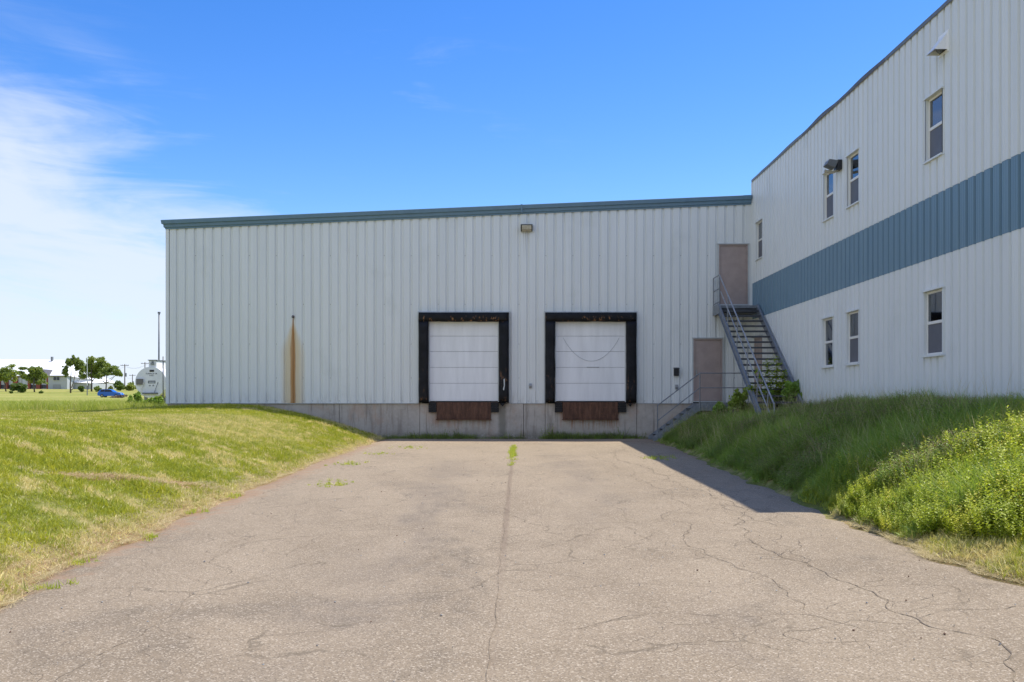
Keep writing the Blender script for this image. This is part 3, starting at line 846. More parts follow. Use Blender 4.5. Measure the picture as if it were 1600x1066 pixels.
# roof-edge flashing in short lengths, some lifted by wind
rr = random.Random(3)
y = YE - .05; q = 0
while y < D - .1:
    l = 3.05 if y < D else 6.0; y2 = min(y + l, D - .02)
    mb = MB(); n_ = 10; vs = []
    lift = {2: .022, 3: .034, 4: .014}.get(q, 0.0)
    prof = [(-.022, -.050), (-.028, -.050), (-.030, .032), (-.020, .042), (.25, .048), (.25, .035), (-.016, .028)]
    for i_ in range(n_ + 1):
        t = i_ / n_; yy = y + (y2 - y - .004) * t
        w = lift * max(0, math.sin(math.pi * min(1, t * 1.15))) ** 1.5 + .006 * mnoise.noise((0, yy * 1.3, 4))
        for a_, b_ in prof: vs.append((XW + a_ - w * .5, yy, TOPZ + b_ + (w if b_ > 0 else w * .3)))
    m_ = len(prof)
    fs = [(i_ * m_ + j_, i_ * m_ + (j_ + 1) % m_, (i_ + 1) * m_ + (j_ + 1) % m_, (i_ + 1) * m_ + j_) for i_ in range(n_) for j_ in range(m_)] + [tuple(range(m_)), tuple(range(n_ * m_, (n_ + 1) * m_))[::-1]]
    mb.add(vs, fs); o_ = mb.build("roof_edge_flashing", M['trim_dark'] if q in (2, 3) else M['weld'], tall)
    if q == 3: o_['label'] = "lifted brown flashing length"
    y = y2; q += 1

# windows: recess, vinyl frame with meeting rail, two panes, screen and blind behind
def window(y0, y1, k, blind):
    z0, z1 = wz(k); x = XW; dp = .062
    rc = MB(); t = .035
    rc.box(x - .006, x + .30, y0 - t, y0 - .001, z0 - .02, z1 + .02).box(x - .006, x + .30, y1 + .001, y1 + t, z0 - .02, z1 + .02)
    rc.box(x - .045, x + .30, y0 - .06, y1 + .06, z1 + .001, z1 + .03).box(x - .05, x + .30, y0 - .05, y1 + .05, z0 - .035, z0 - .001)
    w_ = rc.build("window", M['clad'], tall)
    f = MB(); s = .05
    xa, xb = x + dp - .018, x + dp + .03
    s = .045
    f.box(xa, xb, y0, y0 + s, z0, z1, c=.004).box(xa, xb, y1 - s, y1, z0, z1, c=.004).box(xa, xb, y0 + s, y1 - s, z1 - s, z1, c=.004).box(xa, xb, y0 + s, y1 - s, z0, z0 + s, c=.004)
    f.build("frame", M['vinyl'], w_)
    zm = (z0 + z1) / 2 + .01
    r_ = MB(); r_.box(xa - .004, xb - .004, y0 + s, y1 - s, zm - .03, zm + .03, c=.004); r_.build("meeting_rail", M['vinyl'], w_)
    for zz0, zz1, xx in ((z0 + s, zm - .03, x + dp + .004), (zm + .03, z1 - s, x + dp + .000)):
        p = MB(); p.box(xx, xx + .006, y0 + s, y1 - s, zz0, zz1); p.build("pane", M['glass'], w_)
    sc = MB(); sc.box(x + dp - .006, x + dp - .004, y0 + s, y1 - s, z0 + s, zm - .03)
    if not (k == 0 and y0 > 25): sc.build("screen", M['screen'], w_)
    bl = MB()
    if blind:
        zb = z1 - (z1 - z0) * blind
        nz = int((z1 - zb) / .05)
        for q_ in range(nz): bl.box(x + dp + .07, x + dp + .10, y0 + s, y1 - s, z1 - .03 - q_ * .05 - .043, z1 - .03 - q_ * .05)
        bl.build("blind", M['blind'], w_)
for (a_, b_, k), bl in zip(wins, (.25, 0, .18, .0, .0, 0, .34)): window(a_, b_, k, bl)
# side door in the tall wall behind the stair
mb = MB(); mb.box(XW - .02, XW + .09, 32.10, 32.15, 1.18, 3.37).box(XW - .02, XW + .09, 32.97, 33.02, 1.18, 3.37).box(XW - .02, XW + .09, 32.15, 32.97, 3.32, 3.369)
mb.build("side_door_frame", M['mauve'], tall)
mb = MB(); mb.box(XW + .01, XW + .055, 32.155, 32.965, 1.2, 3.315, c=.004); mb.build("side_door", M['mauve'], tall)
mb = MB(); mb.box(XW - .10, XW + .0, 32.02, 33.10, 3.375, 3.42); mb.build("drip_cap", M['flash'], tall)
# exhaust hood and floodlight
r = empty("exhaust_hood", (XW, 18.6, 8.0), "white sloping exhaust hood high on the tall wall near the roof", "vent hood")
mb = MB(); ya, yb_ = 18.44, 18.80
P0 = [(XW - .008, 8.17), (XW - .26, 7.84), (XW - .008, 7.84)]
mb.add([(p[0], yy, p[1]) for yy in (ya, yb_) for p in P0], [(0, 1, 2), (5, 4, 3), (0, 3, 4, 1)])
t = .01
mb.add([(XW - .008, ya + t, 8.15), (XW - .245, ya + t, 7.84), (XW - .245, yb_ - t, 7.84), (XW - .008, yb_ - t, 8.15)], [(0, 1, 2, 3)])
mb.box(XW - .02, XW - .006, ya - .04, yb_ + .04, 7.80, 8.20); mb.build("hood", simple('white_hood_paint', (.88, .88, .87), .35, var=.02), r)
mb = MB(); mb.tube([(XW - .01, 18.62, 7.95), (XW - .12, 18.62, 7.88)], .07, 10); mb.build("duct", M['weld'], r)
mb = MB(); mb.box(XW - .016, XW - .022, ya + .02, yb_ - .02, 7.845, 8.1); mb.build("damper", M['black'], r)
r = empty("flood_light", (XW, 24.5, 7.1), "twin-headed dirty floodlight beside the upper windows of the tall wall", "lamp")
mb = MB(); mb.box(XW - .12, XW - .008, 24.30, 24.62, 6.98, 7.22, c=.01); mb.build("ballast_box", M['black'], r)
for yy in (24.30, 24.47):
    mb = MB(); mb.prism([(XW - .10, 7.20), (XW - .32, 7.23), (XW - .38, 7.10), (XW - .18, 7.02)], 'y', yy, yy + .14); mb.build("lamp_head", M['weld'], r)
    mb = MB(); mb.prism([(XW - .326, 7.225), (XW - .333, 7.22), (XW - .388, 7.11), (XW - .380, 7.105)], 'y', yy + .012, yy + .128); mb.build("lens", M['greybox'], r)
mb = MB(); mb.tube([(XW - .06, 24.46, 6.99), (XW - .20, 24.46, 6.93), (XW - .40, 24.46, 6.97)], .035, 8); mb.build("sensor_arm", M['lampglass'], r)
mb = MB(); mb.tube([(XW - .015, 24.70, 6.98), (XW - .015, 24.70, 7.20)], .01, 6); mb.build("conduit", M['flash'], r)

# ================================================================== STAIRS
def tread(mb, x0, x1, y0, y1, z):
    mb.box(x0, x1, y0, y0 + .03, z - .055, z).box(x0, x1, y1 - .02, y1, z - .04, z)
    n_ = 5
    for q_ in range(n_): yy = y0 + .05 + (y1 - y0 - .09) * q_ / (n_ - 1); mb.box(x0, x1, yy - .005, yy + .005, z - .028, z - .002)
    n2 = 9
    for q_ in range(n2): xx = x0 + (x1 - x0) * (q_ + .5) / n2; mb.box(xx - .004, xx + .004, y0 + .03, y1 - .02, z - .018, z - .006)
SX0, SX1 = 6.88, 8.10
st = empty("steel_staircase", (SX0, 27, .8), "tall grey open-tread steel staircase climbing to the upper mauve door", "staircase")
ZP = 4.41; YP = 32.35; N = 19; rise = .186; run = .279
for q_ in range(1, N + 1):
    zz = ZP - rise * q_; yy = YP - run * q_
    if zz < .75: break
    mb = MB(); tread(mb, SX0 + .02, SX1 - .02, yy - .02, yy + run - .01, zz); mb.build("tread", M['treads'], st)
yend = YP - run * 19.2; zend = ZP - rise * 19.2
for xx, lab in ((SX0, None), (SX1, None)):
    mb = MB()
    for a0, a1 in ((xx - .008, xx + .008),): mb.prism([(YP, ZP + .03), (YP, ZP - .27), (yend, zend - .15), (yend, zend + .13)], 'x', a0, a1)
    dd = 1 if xx == SX0 else -1
    mb.prism([(YP, ZP + .03), (YP, ZP + .018), (yend, zend + .118), (yend, zend + .13)], 'x', xx - dd * .008, xx - dd * .055)
    mb.prism([(YP, ZP - .258), (YP, ZP - .27), (yend, zend - .15), (yend, zend - .138)], 'x', xx - dd * .008, xx - dd * .055)
    mb.build("stringer", M['galv'], st)
mb = MB(); mb.box(SX0 - .01, SX1 + .01, YP + .002, D - .04, ZP - .03, ZP).box(SX0 - .02, SX0 - .003, YP - .0, D - .04, ZP - .27, ZP + .06).box(SX1 + .012, SX1 + .025, YP, D - .04, ZP - .27, ZP + .02)
mb.box(SX0, SX1, YP + .003, YP + .02, ZP - .09, ZP - .032); mb.build("landing", M['galv'], st)
mb = MB(); mb.box(SX0 + .01, SX1 - .01, YP + .05, D - .05, ZP - .25, ZP - .035); mb.build("landing_underside", M['treads'], st)
mb = MB(); rr_ = .019
for yy in (YP + .03, D - .08): mb.tube([(SX0 + .0, yy, ZP - .1), (SX0 + .0, yy, ZP + 1.0)], rr_, 8)
for zz in (ZP + .12, ZP + .55, ZP + 1.0): mb.tube([(SX0, YP + .03, zz), (SX0, D - .08, zz)], rr_, 8)
mb.build("landing_rail", M['galv'], st)
# sloping handrail on the left: top rail, mid rail, posts
def on(yq): return ZP + (yq - YP) * rise / run
y1_, y2_ = YP - .0, YP - 6.3
mb = MB()
mb.tube([(SX0, y1_ + .03, ZP + 1.0), (SX0, y1_ - .12, on(y1_ - .12) + .98), (SX0 + .10, y2_, on(y2_) + .97), (SX0 + .11, y2_ - .02, on(y2_) + .60)], .021, 8, m=0)
mb.build("handrail", M['galvlite'], st)
mb = MB(); mb.tube([(SX0 + .01, y1_ - .12, on(y1_ - .12) + .52), (SX0 + .09, y2_ + .12, on(y2_ + .12) + .46), (SX0 + .11, y2_ - .02, on(y2_) + .60)], .018, 8); mb.build("mid_rail", M['galvlite'], st)
for t in (1.1, 2.35, 3.6, 4.75, 5.75):
    mb = MB(); mb.tube([(SX0 + .02, YP - t, on(YP - t) - .05), (SX0 + .02 + .013 * t, YP - t, on(YP - t) + .97)], .017, 8); mb.build("rail_post", M['galv'], st)

ls = empty("short_staircase", (4.85, D - .6, 0), "short steel steps with pipe rails rising from the apron to the lower door", "staircase")
LX0, LX1, LY0, LY1, LZ = 6.18, 7.80, D - 1.1, D - .07, 1.19
mb = MB(); mb.box(LX0, LX1, LY0, LY1, LZ - .03, LZ).box(LX0, LX1, LY0 - .01, LY0 + .006, LZ - .24, LZ + .03).box(LX0 - .01, LX0 + .005, LY0, LY1, LZ - .2, LZ - .032)
mb.build("landing", M['galv'], ls)
n_ = 7
for q_ in range(1, n_):
    x_ = LX0 - q_ * .225; z_ = LZ - q_ * .172
    mb = MB(); mb.box(x_, x_ + .235, LY0 + .02, LY1 - .02, z_ - .03, z_).box(x_, x_ + .012, LY0 + .02, LY1 - .02, z_ - .05, z_ + .002)
    mb.build("tread", M['galv'], ls)
for yy in (LY0 + .005, LY1 - .01):
    mb = MB(); mb.prism([(LX0 + .02, LZ + .02), (LX0 + .02, LZ - .24), (LX0 - 1.5, LZ - 1.36), (LX0 - 1.5, LZ - 1.10)], 'y', yy - .008, yy + .008); mb.build("stringer", M['galv'], ls)
mb = MB(); mb.tube([(4.83, LY0 - .01, -.05), (4.83, LY0 - .01, 1.12), (6.22, LY0 - .01, 2.18), (7.80, LY0 - .01, 2.18)], .019, 8); mb.build("top_rail", M['galv'], ls)
mb = MB(); mb.tube([(4.83, LY0 - .01, .62), (6.22, LY0 - .01, 1.70), (7.80, LY0 - .01, 1.70)], .017, 8); mb.build("mid_rail", M['galv'], ls)
for x_ in (6.22, 7.80):
    mb = MB(); mb.tube([(x_, LY0 - .01, .9 if x_ < 7 else .6), (x_, LY0 - .01, 2.18)], .018, 8); mb.build("rail_post", M['galv'], ls)
mb = MB(); mb.tube([(6.95, LY0 + .02, 1.0), (7.25, LY0 + .0, .75), (7.45, LY0 - .0, .6)], .014, 6); mb.build("brace", M['galv'], ls)

# ================================================================== VEGETATION
def tuft_mesh(name, mat, blades, h0, h1, spread, width, lean, seg=3, curl=.6, seed=0, flat=0.0):
    r_ = random.Random(seed); V_ = []; F_ = []
    for b in range(blades):
        a_ = r_.uniform(0, 6.283); rad = spread * math.sqrt(r_.random()); x = math.cos(a_) * rad; y = math.sin(a_) * rad
        h = r_.uniform(h0, h1); d = r_.uniform(0, 6.283); ln = lean * r_.uniform(.2, 1.2); w = width * r_.uniform(.6, 1.2)
        dx_, dy_ = math.cos(d), math.sin(d); sa = r_.uniform(0, 6.283); sx_, sy_ = math.cos(sa) * w, math.sin(sa) * w
        o_ = len(V_)
        for s_ in range(seg + 1):
            t = s_ / seg; of = h * ln * (t ** (1 + curl)); z = h * t * (1 - flat) * (1 - .35 * ln * t); k2 = (1 - t) ** .7
            if s_ == seg: V_.append((x + dx_ * of, y + dy_ * of, z))
            else:
                V_.append((x + dx_ * of - sx_ * k2, y + dy_ * of - sy_ * k2, z - .01)); V_.append((x + dx_ * of + sx_ * k2, y + dy_ * of + sy_ * k2, z - .01))
        for s_ in range(seg):
            p = o_ + 2 * s_
            if s_ == seg - 1: F_.append((p, p + 1, p + 2))
            else: F_.append((p, p + 1, p + 3, p + 2))
    me = bpy.data.meshes.new(name); me.from_pydata(V_, [], F_); me.materials.append(mat); me.update()
    return bpy.data.objects.new(name, me)
def leaf(V_, F_, base, d, l, w, up):
    """a folded leaf of four triangles"""
    d = d.normalized(); s_ = d.cross(up)
    if s_.length < 1e-3: s_ = d.cross(Vector((1, 0, 0)))
    s_.normalize(); n_ = s_.cross(d); o_ = len(V_)
    V_ += [tuple(base), tuple(base + d * l * .45 + s_ * w - n_ * l * -.06), tuple(base + d * l * .5), tuple(base + d * l * .45 - s_ * w + n_ * l * .06), tuple(base + d * l - n_ * l * .16)]
    F_ += [(o_, o_ + 1, o_ + 2), (o_, o_ + 2, o_ + 3), (o_ + 1, o_ + 4, o_ + 2), (o_ + 2, o_ + 4, o_ + 3)]
def weed_mesh(name, mats, stems, h, spread, ll, lw, seed=0, flower=False, per=.035):
    """leafy stems; mats = [leaf, stem, flower]"""
    r_ = random.Random(seed); V_ = []; F_ = []; mi = []
    for s in range(stems):
        a_ = r_.uniform(0, 6.283); rad = spread * math.sqrt(r_.random())
        p = Vector((math.cos(a_) * rad, math.sin(a_) * rad, 0)); lean = Vector((math.cos(a_), math.sin(a_), 0)) * r_.uniform(.05, .35)
        hh = h * r_.uniform(.55, 1.1); n_ = 5; pts = [p + lean * hh * (t / n_) ** 1.6 + Vector((0, 0, hh * t / n_)) for t in range(n_ + 1)]
        o_ = len(V_)
        for t, q in enumerate(pts):
            w = .004 * (1 - t / n_ * .7)
            for c in range(3): V_.append((q.x + w * math.cos(c * 2.09), q.y + w * math.sin(c * 2.09), q.z))
        for t in range(n_):
            for c in range(3): F_.append((o_ + 3 * t + c, o_ + 3 * t + (c + 1) % 3, o_ + 3 * t + 3 + (c + 1) % 3, o_ + 3 * t + 3 + c)); mi.append(1)
        k2 = int(hh * .85 / per); ph = r_.uniform(0, 6.28)
        for q in range(k2):
            t = .12 + .88 * q / k2; idx = min(int(t * n_), n_ - 1); f = t * n_ - idx; b = pts[idx].lerp(pts[idx + 1], f)
            ph += 2.4; sz = (1 - .62 * t) * r_.uniform(.7, 1.25)
            dd = Vector((math.cos(ph), math.sin(ph), r_.uniform(.1, .9)))
            c0 = len(F_); leaf(V_, F_, b, dd, ll * sz, lw * sz, Vector((0, 0, 1))); mi += [0] * (len(F_) - c0)
        if flower:
            for q in range(9):
                b = pts[-1] + Vector((r_.gauss(0, .018), r_.gauss(0, .018), r_.uniform(-.05, .03)))
                c0 = len(F_); leaf(V_, F_, b, Vector((r_.gauss(0, 1), r_.gauss(0, 1), r_.uniform(.2, 1))), .018, .008, Vector((0, 0, 1))); mi += [2] * (len(F_) - c0)
    me = bpy.data.meshes.new(name); me.from_pydata(V_, [], F_)
    for m_ in mats: me.materials.append(m_)
    me.polygons.foreach_set('material_index', mi); me.update()
    return bpy.data.objects.new(name, me)

def scatter(name, protos, P, rotz, scl, tilt=None, label=None):
    """one 'stuff' object: instances of the prototype tufts on points"""
    col = bpy.data.collections.new(name + "_kinds")
    for p in protos: col.objects.link(p)
    me = bpy.data.meshes.new(name); n_ = len(P)
    me.vertices.add(n_); me.vertices.foreach_set('co', np.asarray(P, dtype=np.float32).ravel())
    rt = np.zeros((n_, 3), dtype=np.float32); rt[:, 2] = rotz
    if tilt is not None: rt[:, :2] = tilt
    at = me.attributes.new('rot', 'FLOAT_VECTOR', 'POINT'); at.data.foreach_set('vector', rt.ravel())
    at = me.attributes.new('scl', 'FLOAT', 'POINT'); at.data.foreach_set('value', np.asarray(scl, dtype=np.float32))
    at = me.attributes.new('idx', 'INT', 'POINT'); at.data.foreach_set('value', rng.integers(0, len(protos), n_).astype(np.int32))
    me.update()
    o_ = bpy.data.objects.new(name, me); C.objects.link(o_)
    ng = bpy.data.node_groups.new(name + "_nodes", 'GeometryNodeTree')
    ng.interface.new_socket('Geometry', in_out='INPUT', socket_type='NodeSocketGeometry'); ng.interface.new_socket('Geometry', in_out='OUTPUT', socket_type='NodeSocketGeometry')
    N_ = ng.nodes; gi = N_.new('NodeGroupInput'); go = N_.new('NodeGroupOutput'); iop = N_.new('GeometryNodeInstanceOnPoints'); ci = N_.new('GeometryNodeCollectionInfo')
    ci.inputs['Collection'].default_value = col; ci.inputs['Separate Children'].default_value = True; ci.inputs['Reset Children'].default_value = True
    iop.inputs['Pick Instance'].default_value = True
    def attr(nm, ty):
        a_ = N_.new('GeometryNodeInputNamedAttribute'); a_.data_type = ty; a_.inputs['Name'].default_value = nm
        return [s for s in a_.outputs if s.enabled and s.name == 'Attribute'][0]
    l = ng.links
    l.new(gi.outputs[0], iop.inputs['Points']); l.new(ci.outputs[0], iop.inputs['Instance']); l.new(attr('idx', 'INT'), iop.inputs['Instance Index'])
    l.new(attr('rot', 'FLOAT_VECTOR'), iop.inputs['Rotation']); l.new(attr('scl', 'FLOAT'), iop.inputs['Scale']); l.new(iop.outputs[0], go.inputs[0])
    md = o_.modifiers.new('scatter', 'NODES'); md.node_group = ng
    return tag(o_, kind='stuff', label=label)

M['lawn'] = blade_material("lawn_blades", (.300, .350, .024), (.560, .540, .045), (.78, .66, .30), tr=.42)
M['tall'] = blade_material("tall_grass_blades", (.190, .330, .042), (.340, .460, .070), (.58, .52, .26), False, .45, .6)
M['straw'] = blade_material("straw_blades", (.56, .46, .25), (.70, .58, .34), (.50, .38, .20), False, .2, .5)
M['weedleaf'] = blade_material("weed_leaves", (.330, .440, .030), (.600, .640, .048), (.70, .66, .09), False, .52, .7)
M['darkleaf'] = blade_material("dark_leaves", (.150, .290, .040), (.280, .430, .060), (.32, .38, .07), False, .3, .5)
M['stem'] = simple("weed_stem", (.16, .17, .06), .8)
M['flower'] = simple("yellow_flowers", (.62, .50, .05), .8)
M['seed'] = simple("seed_heads", (.28, .20, .12), .9)

def wedge(n_, x0, x1, y0, y1, near_pow=1.0):
    """random points, more of them near the camera where they show larger"""
    u = rng.random(n_); Y = y0 + (y1 - y0) * u ** near_pow
    return rng.uniform(x0, x1, n_), Y
# --- mown lawn on the left mound
lawnk = [tuft_mesh("grass_tuft", M['lawn'], 14, .016, .055, .085, .0048, 1.1, 2, seed=s) for s in range(5)]
def bare(X, Y):
    t = (X + 5.4) * .363 + (Y - 14.1) * .932; s_ = np.abs((X + 5.4) * .932 - (Y - 14.1) * .363)
    return (np.abs(t) < 2.0) & (s_ < .02 + .26 * vnoise(X, Y, .6, 77))
X, Y = wedge(150000, -19, -3.6, 4.5, 36, 1.5)
eg = -X - edge_l(np.minimum(Y, D))
ok = (eg > .02) & (-X < .60 * Y + 1.2) & ((Y < D - .05) | (X < X0 - .05))
bz = bare(X, Y); ok &= (~bz) | (rng.random(len(X)) < .12)
ok &= rng.random(len(X)) < np.clip(.25 + eg * 1.6, 0, 1)
X, Y = X[ok], Y[ok]; Z = ground(X, Y)
sc = (.75 + .6 * rng.random(len(X))) * (.7 + .6 * vnoise(X, Y, .9, 31)) * (1 + .02 * Y)
scatter("mown_lawn_grass", lawnk, np.stack([X, Y, Z], 1), rng.random(len(X)) * 6.28, sc, label="short mown lawn grass with bleached patches on the left mound")
# --- dry straw along both edges of the asphalt
strawk = [tuft_mesh("straw_tuft", M['straw'], 12, .05, .14, .09, .0022, 1.6, 2, curl=.1, seed=60 + s, flat=.72) for s in range(4)]
X, Y = wedge(26000, -5.4, -3.5, 4.5, 32, 1.5); eg = -X - edge_l(Y); ok = (eg > -.10) & (eg < .62 * (.35 + vnoise(X, Y, .8, 41))) & (rng.random(len(X)) < np.clip(1.2 - eg, .1, 1))
XL, YL = X[ok], Y[ok]
X, Y = wedge(34000, 4.0, 5.9, 5.0, 30, 1.5); eg = X - edge_r(Y); ok = (eg > -.10) & (eg < .5 * (.4 + vnoise(X, Y, .8, 42)))
ok &= (Y < 12.5)
XR, YR = X[ok], Y[ok]; X = np.r_[XL, XR]; Y = np.r_[YL, YR]
bx = rng.normal(-5.4, .5, 2400); by = 14.1 + (bx + 5.4) * 2.5 + rng.normal(0, .5, 2400); ok = bare(bx, by); X = np.r_[X, bx[ok]]; Y = np.r_[Y, by[ok]]
Z = np.maximum(ground(X, Y), np.where((-X < edge_l(Y)) & (X < edge_r(Y)), asp_z(Y) + .0, -9)) + .008
scatter("dry_cut_straw", strawk, np.stack([X, Y, Z], 1), rng.random(len(X)) * 6.28, .6 + .7 * rng.random(len(X)), label="pale dry straw lying along the asphalt edges")
# --- short verge grass at the lower right
X, Y = wedge(30000, 4.3, 7.2, 4.5, 15, 1.4); eg = X - edge_r(Y); ok = (eg > .03) & (eg < 1.9) & (rng.random(len(X)) < np.clip(.2 + eg * 1.5, 0, 1))
X, Y = X[ok], Y[ok]
vergek = [tuft_mesh("verge_tuft", M['lawn'], 18, .025, .10, .09, .0055, 1.0, 2, seed=80 + s) for s in range(4)]
scatter("verge_grass", vergek, np.stack([X, Y, ground(X, Y)], 1), rng.random(len(X)) * 6.28, .5 + .8 * rng.random(len(X)), label="short green verge grass beside the lower right asphalt edge")
# --- tall grass on the shaded bank
tallk = [tuft_mesh("tall_tuft", M['tall'], 22, .20, .54, .15, .0065, 1.25, 4, seed=100 + s) for s in range(5)] + [tuft_mesh("broad_tuft", M['darkleaf'], 11, .22, .46, .12, .012, 1.5, 4, seed=110 + s) for s in range(3)]
X, Y = wedge(19000, 4.4, 8.3, 11.0, 33.2, 1.25); eg = X - edge_r(Y)
hmax = np.clip(.30 + eg * .75, .25, 1.0)
ok = (eg > .0) & (X < XW - .04) & ~((X > 6.0) & (Y > D - 1.15) & (X < 8.0) & (rng.random(len(X)) < .9)) & ~((Y > D - 1.5) & (X < 6.2) & (X > 4.7) & (rng.random(len(X)) < .75))
ok &= rng.random(len(X)) < np.clip(.6 + eg, 0, 1)
X, Y, hmax = X[ok], Y[ok], hmax[ok]
stairs = (X > SX0 - .5) & (Y > 24)
sc = hmax * (.55 + .65 * rng.random(len(X))) * (.75 + .5 * vnoise(X, Y, 1.6, 51)) * np.where(stairs, .55, 1) * np.where(X > 7.2, .75, 1)
tilt = np.stack([rng.normal(0, .18, len(X)), rng.normal(-.30, .2, len(X))], 1)
th = rng.random(len(X)) * 6.28
scatter("tall_bank_grass", tallk, np.stack([X, Y, ground(X, Y) - .02], 1), th, sc, tilt * .8, "tall uncut grass leaning over the shaded bank")
# dry seed stalks standing above it
stalk = [tuft_mesh("seed_stalk", M['straw'], 3, .55, .85, .08, .0022, .5, 4, seed=130 + s) for s in range(4)]
X, Y = wedge(1300, 4.9, 8.0, 12.5, 33, 1.1)
scatter("dry_seed_stalks", stalk, np.stack([X, Y, ground(X, Y)], 1), rng.random(len(X)) * 6.28, .6 + .5 * rng.random(len(X)), label="thin dry seed stalks standing in the bank grass")
# --- leafy weeds: bright clump at the right, and thinner among the bank grass
weedk = [weed_mesh("weed_clump", [M['weedleaf'], M['stem'], M['flower']], 9, .50, .18, .105, .030, seed=150 + s, flower=(s == 0), per=.016) for s in range(6)]
X, Y = wedge(5200, 4.3, 12.5, 7.4, 15.2, 1.15); eg = X - edge_r(Y)
inner = .02 + .62 * np.clip((11.6 - Y) / 2.2, 0, 2.0)
ok = (eg > inner + .25 * (vnoise(X, Y, .7, 61) - .5)) & ((Y < YE - .1) | (X < XW - .15)) & (X < .56 * Y + 1.5)
ok &= (Y < 14.3) | (rng.random(len(X)) < .35)
X, Y, eg = X[ok], Y[ok], eg[ok]
sc = np.clip(.40 + (eg - .0) * .4, .4, .72) * (.75 + .5 * rng.random(len(X))) * (.8 + .4 * vnoise(X, Y, 1.1, 62))
scatter("bright_leafy_weeds", weedk, np.stack([X, Y, ground(X, Y) - .02], 1), rng.random(len(X)) * 6.28, sc,
        np.stack([rng.normal(0, .12, len(X)), rng.normal(0, .12, len(X))], 1), "sunlit yellow-green leafy weeds massed on the bank at the right")
weedd = [weed_mesh("bank_weed", [M['darkleaf'], M['stem'], M['seed']], 8, .55, .18, .10, .028, seed=170 + s, flower=(s % 2 == 0), per=.028) for s in range(5)]
X, Y = wedge(8500, 4.5, 8.1, 13.0, 33, 1.25); eg = X - edge_r(Y); ok = (eg > .08) & (vnoise(X, Y, 1.3, 63) + .25 * vnoise(X, Y, .4, 64) > .50) & ~((Y > D - 1.6) & (X < 7.6)) & ~((Y > 24.5) & (X > 6.2)); X, Y, eg = X[ok], Y[ok], eg[ok]
ex = np.full(60, 7.0) + rng.uniform(-.3, .9, 60); ey = D - rng.uniform(1.2, 2.0, 60); X = np.r_[X, ex]; Y = np.r_[Y, ey]; eg = X - edge_r(Y)
scatter("bank_weeds", weedd, np.stack([X, Y, ground(X, Y) - .02], 1), rng.random(len(X)) * 6.28, np.clip(.5 + eg * .4, .5, .85) * (.5 + .5 * rng.random(len(X))) * np.where(X > 7.2, .55, 1), label="dark leafy weeds among the shaded bank grass")
# --- weeds at the foot of the dock wall, in the seam and scattered on the asphalt
smallk = [weed_mesh("wall_foot_weed", [M['darkleaf'], M['stem'], M['seed']], 7, .16, .09, .05, .012, seed=190 + s, per=.02) for s in range(3)] + [tuft_mesh("foot_tuft", M['tall'], 16, .05, .16, .08, .004, .8, 3, seed=200 + s) for s in range(3)]
X = rng.uniform(-4.3, 5.1, 1100); Y = D - .02 - rng.random(1100) ** 2 * .36; dens = vnoise(X, X * 0, .8, 71)
ok = rng.random(1100) < np.clip(dens * 1.8 - .15, .08, 1); X, Y, dens = X[ok], Y[ok], dens[ok]
sc = (.4 + .9 * rng.random(len(X))) * (.5 + dens) * np.where(rng.random(len(X)) < .05, 1.9, 1)
scatter("wall_foot_weeds", smallk, np.stack([X, Y, asp_z(Y)], 1), rng.random(len(X)) * 6.28, sc, label="low green weeds along the foot of the concrete dock wall")
seamk = [tuft_mesh("seam_tuft", M['weedleaf'], 14, .02, .07, .05, .005, .9, 2, seed=210 + s) for s in range(3)]
Y = rng.uniform(21.5, 29.5, 330); ok = rng.random(330) < np.exp(-((Y - 26.3) / 2.0) ** 2) + .10; Y = Y[ok]; X = -.12 + .009 * (Y - 5) + rng.normal(0, .035, len(Y))
X2 = np.concatenate([rng.normal(cx_, .22, 26) for cx_ in (-3.4, -2.9, -3.6, 3.55, -3.1)]); Y2 = np.concatenate([rng.normal(cy_, .30, 26) for cy_ in (25.5, 28.0, 22.0, 24.0, 17.5)])
X3 = np.concatenate([-edge_l(np.array([q]))[0] + rng.normal(.15, .08, 9) for q in (7.2, 8.3, 9.6, 11.2, 13.5, 15.5)]); Y3 = np.repeat([7.2, 8.3, 9.6, 11.2, 13.5, 15.5], 9) + rng.normal(0, .12, 54)
X = np.r_[X, X2, X3]; Y = np.r_[Y, Y2, Y3]
scatter("seam_weeds", seamk, np.stack([X, Y, asp_z(Y) + .01], 1), rng.random(len(X)) * 6.28, .5 + .9 * rng.random(len(X)), label="small bright weeds growing from cracks in the asphalt")
# loose grit on the asphalt
pm = []
for s in range(4):
    r_ = random.Random(s); V_ = [(r_.uniform(.6, 1) * a_ * .006, r_.uniform(.6, 1) * b_ * .005, r_.uniform(.6, 1) * c_ * .0035) for a_, b_, c_ in ((1, 0, 0), (-1, 0, 0), (0, 1, 0), (0, -1, 0), (0, 0, 1), (0, 0, -1))]
    me = bpy.data.meshes.new("pebble"); me.from_pydata(V_, [], [(0, 2, 4), (2, 1, 4), (1, 3, 4), (3, 0, 4), (2, 0, 5), (1, 2, 5), (3, 1, 5), (0, 3, 5)]); me.materials.append([M['rust'], M['greybox'], M['concrete'], M['weld']][s]); me.update()
    pm.append(bpy.data.objects.new("pebble", me))
X, Y = wedge(2600, -3.9, 4.5, 3.5, 24, 1.5); nz = vnoise(X, Y, .9, 81); ok = rng.random(len(X)) < nz * 1.1 - .1; X, Y = X[ok], Y[ok]
scatter("loose_grit", pm, np.stack([X, Y, asp_z(Y) + .012], 1), rng.random(len(X)) * 6.28, .5 + rng.random(len(X)) ** 3 * 2.2, label="loose grit and small stones on the asphalt")
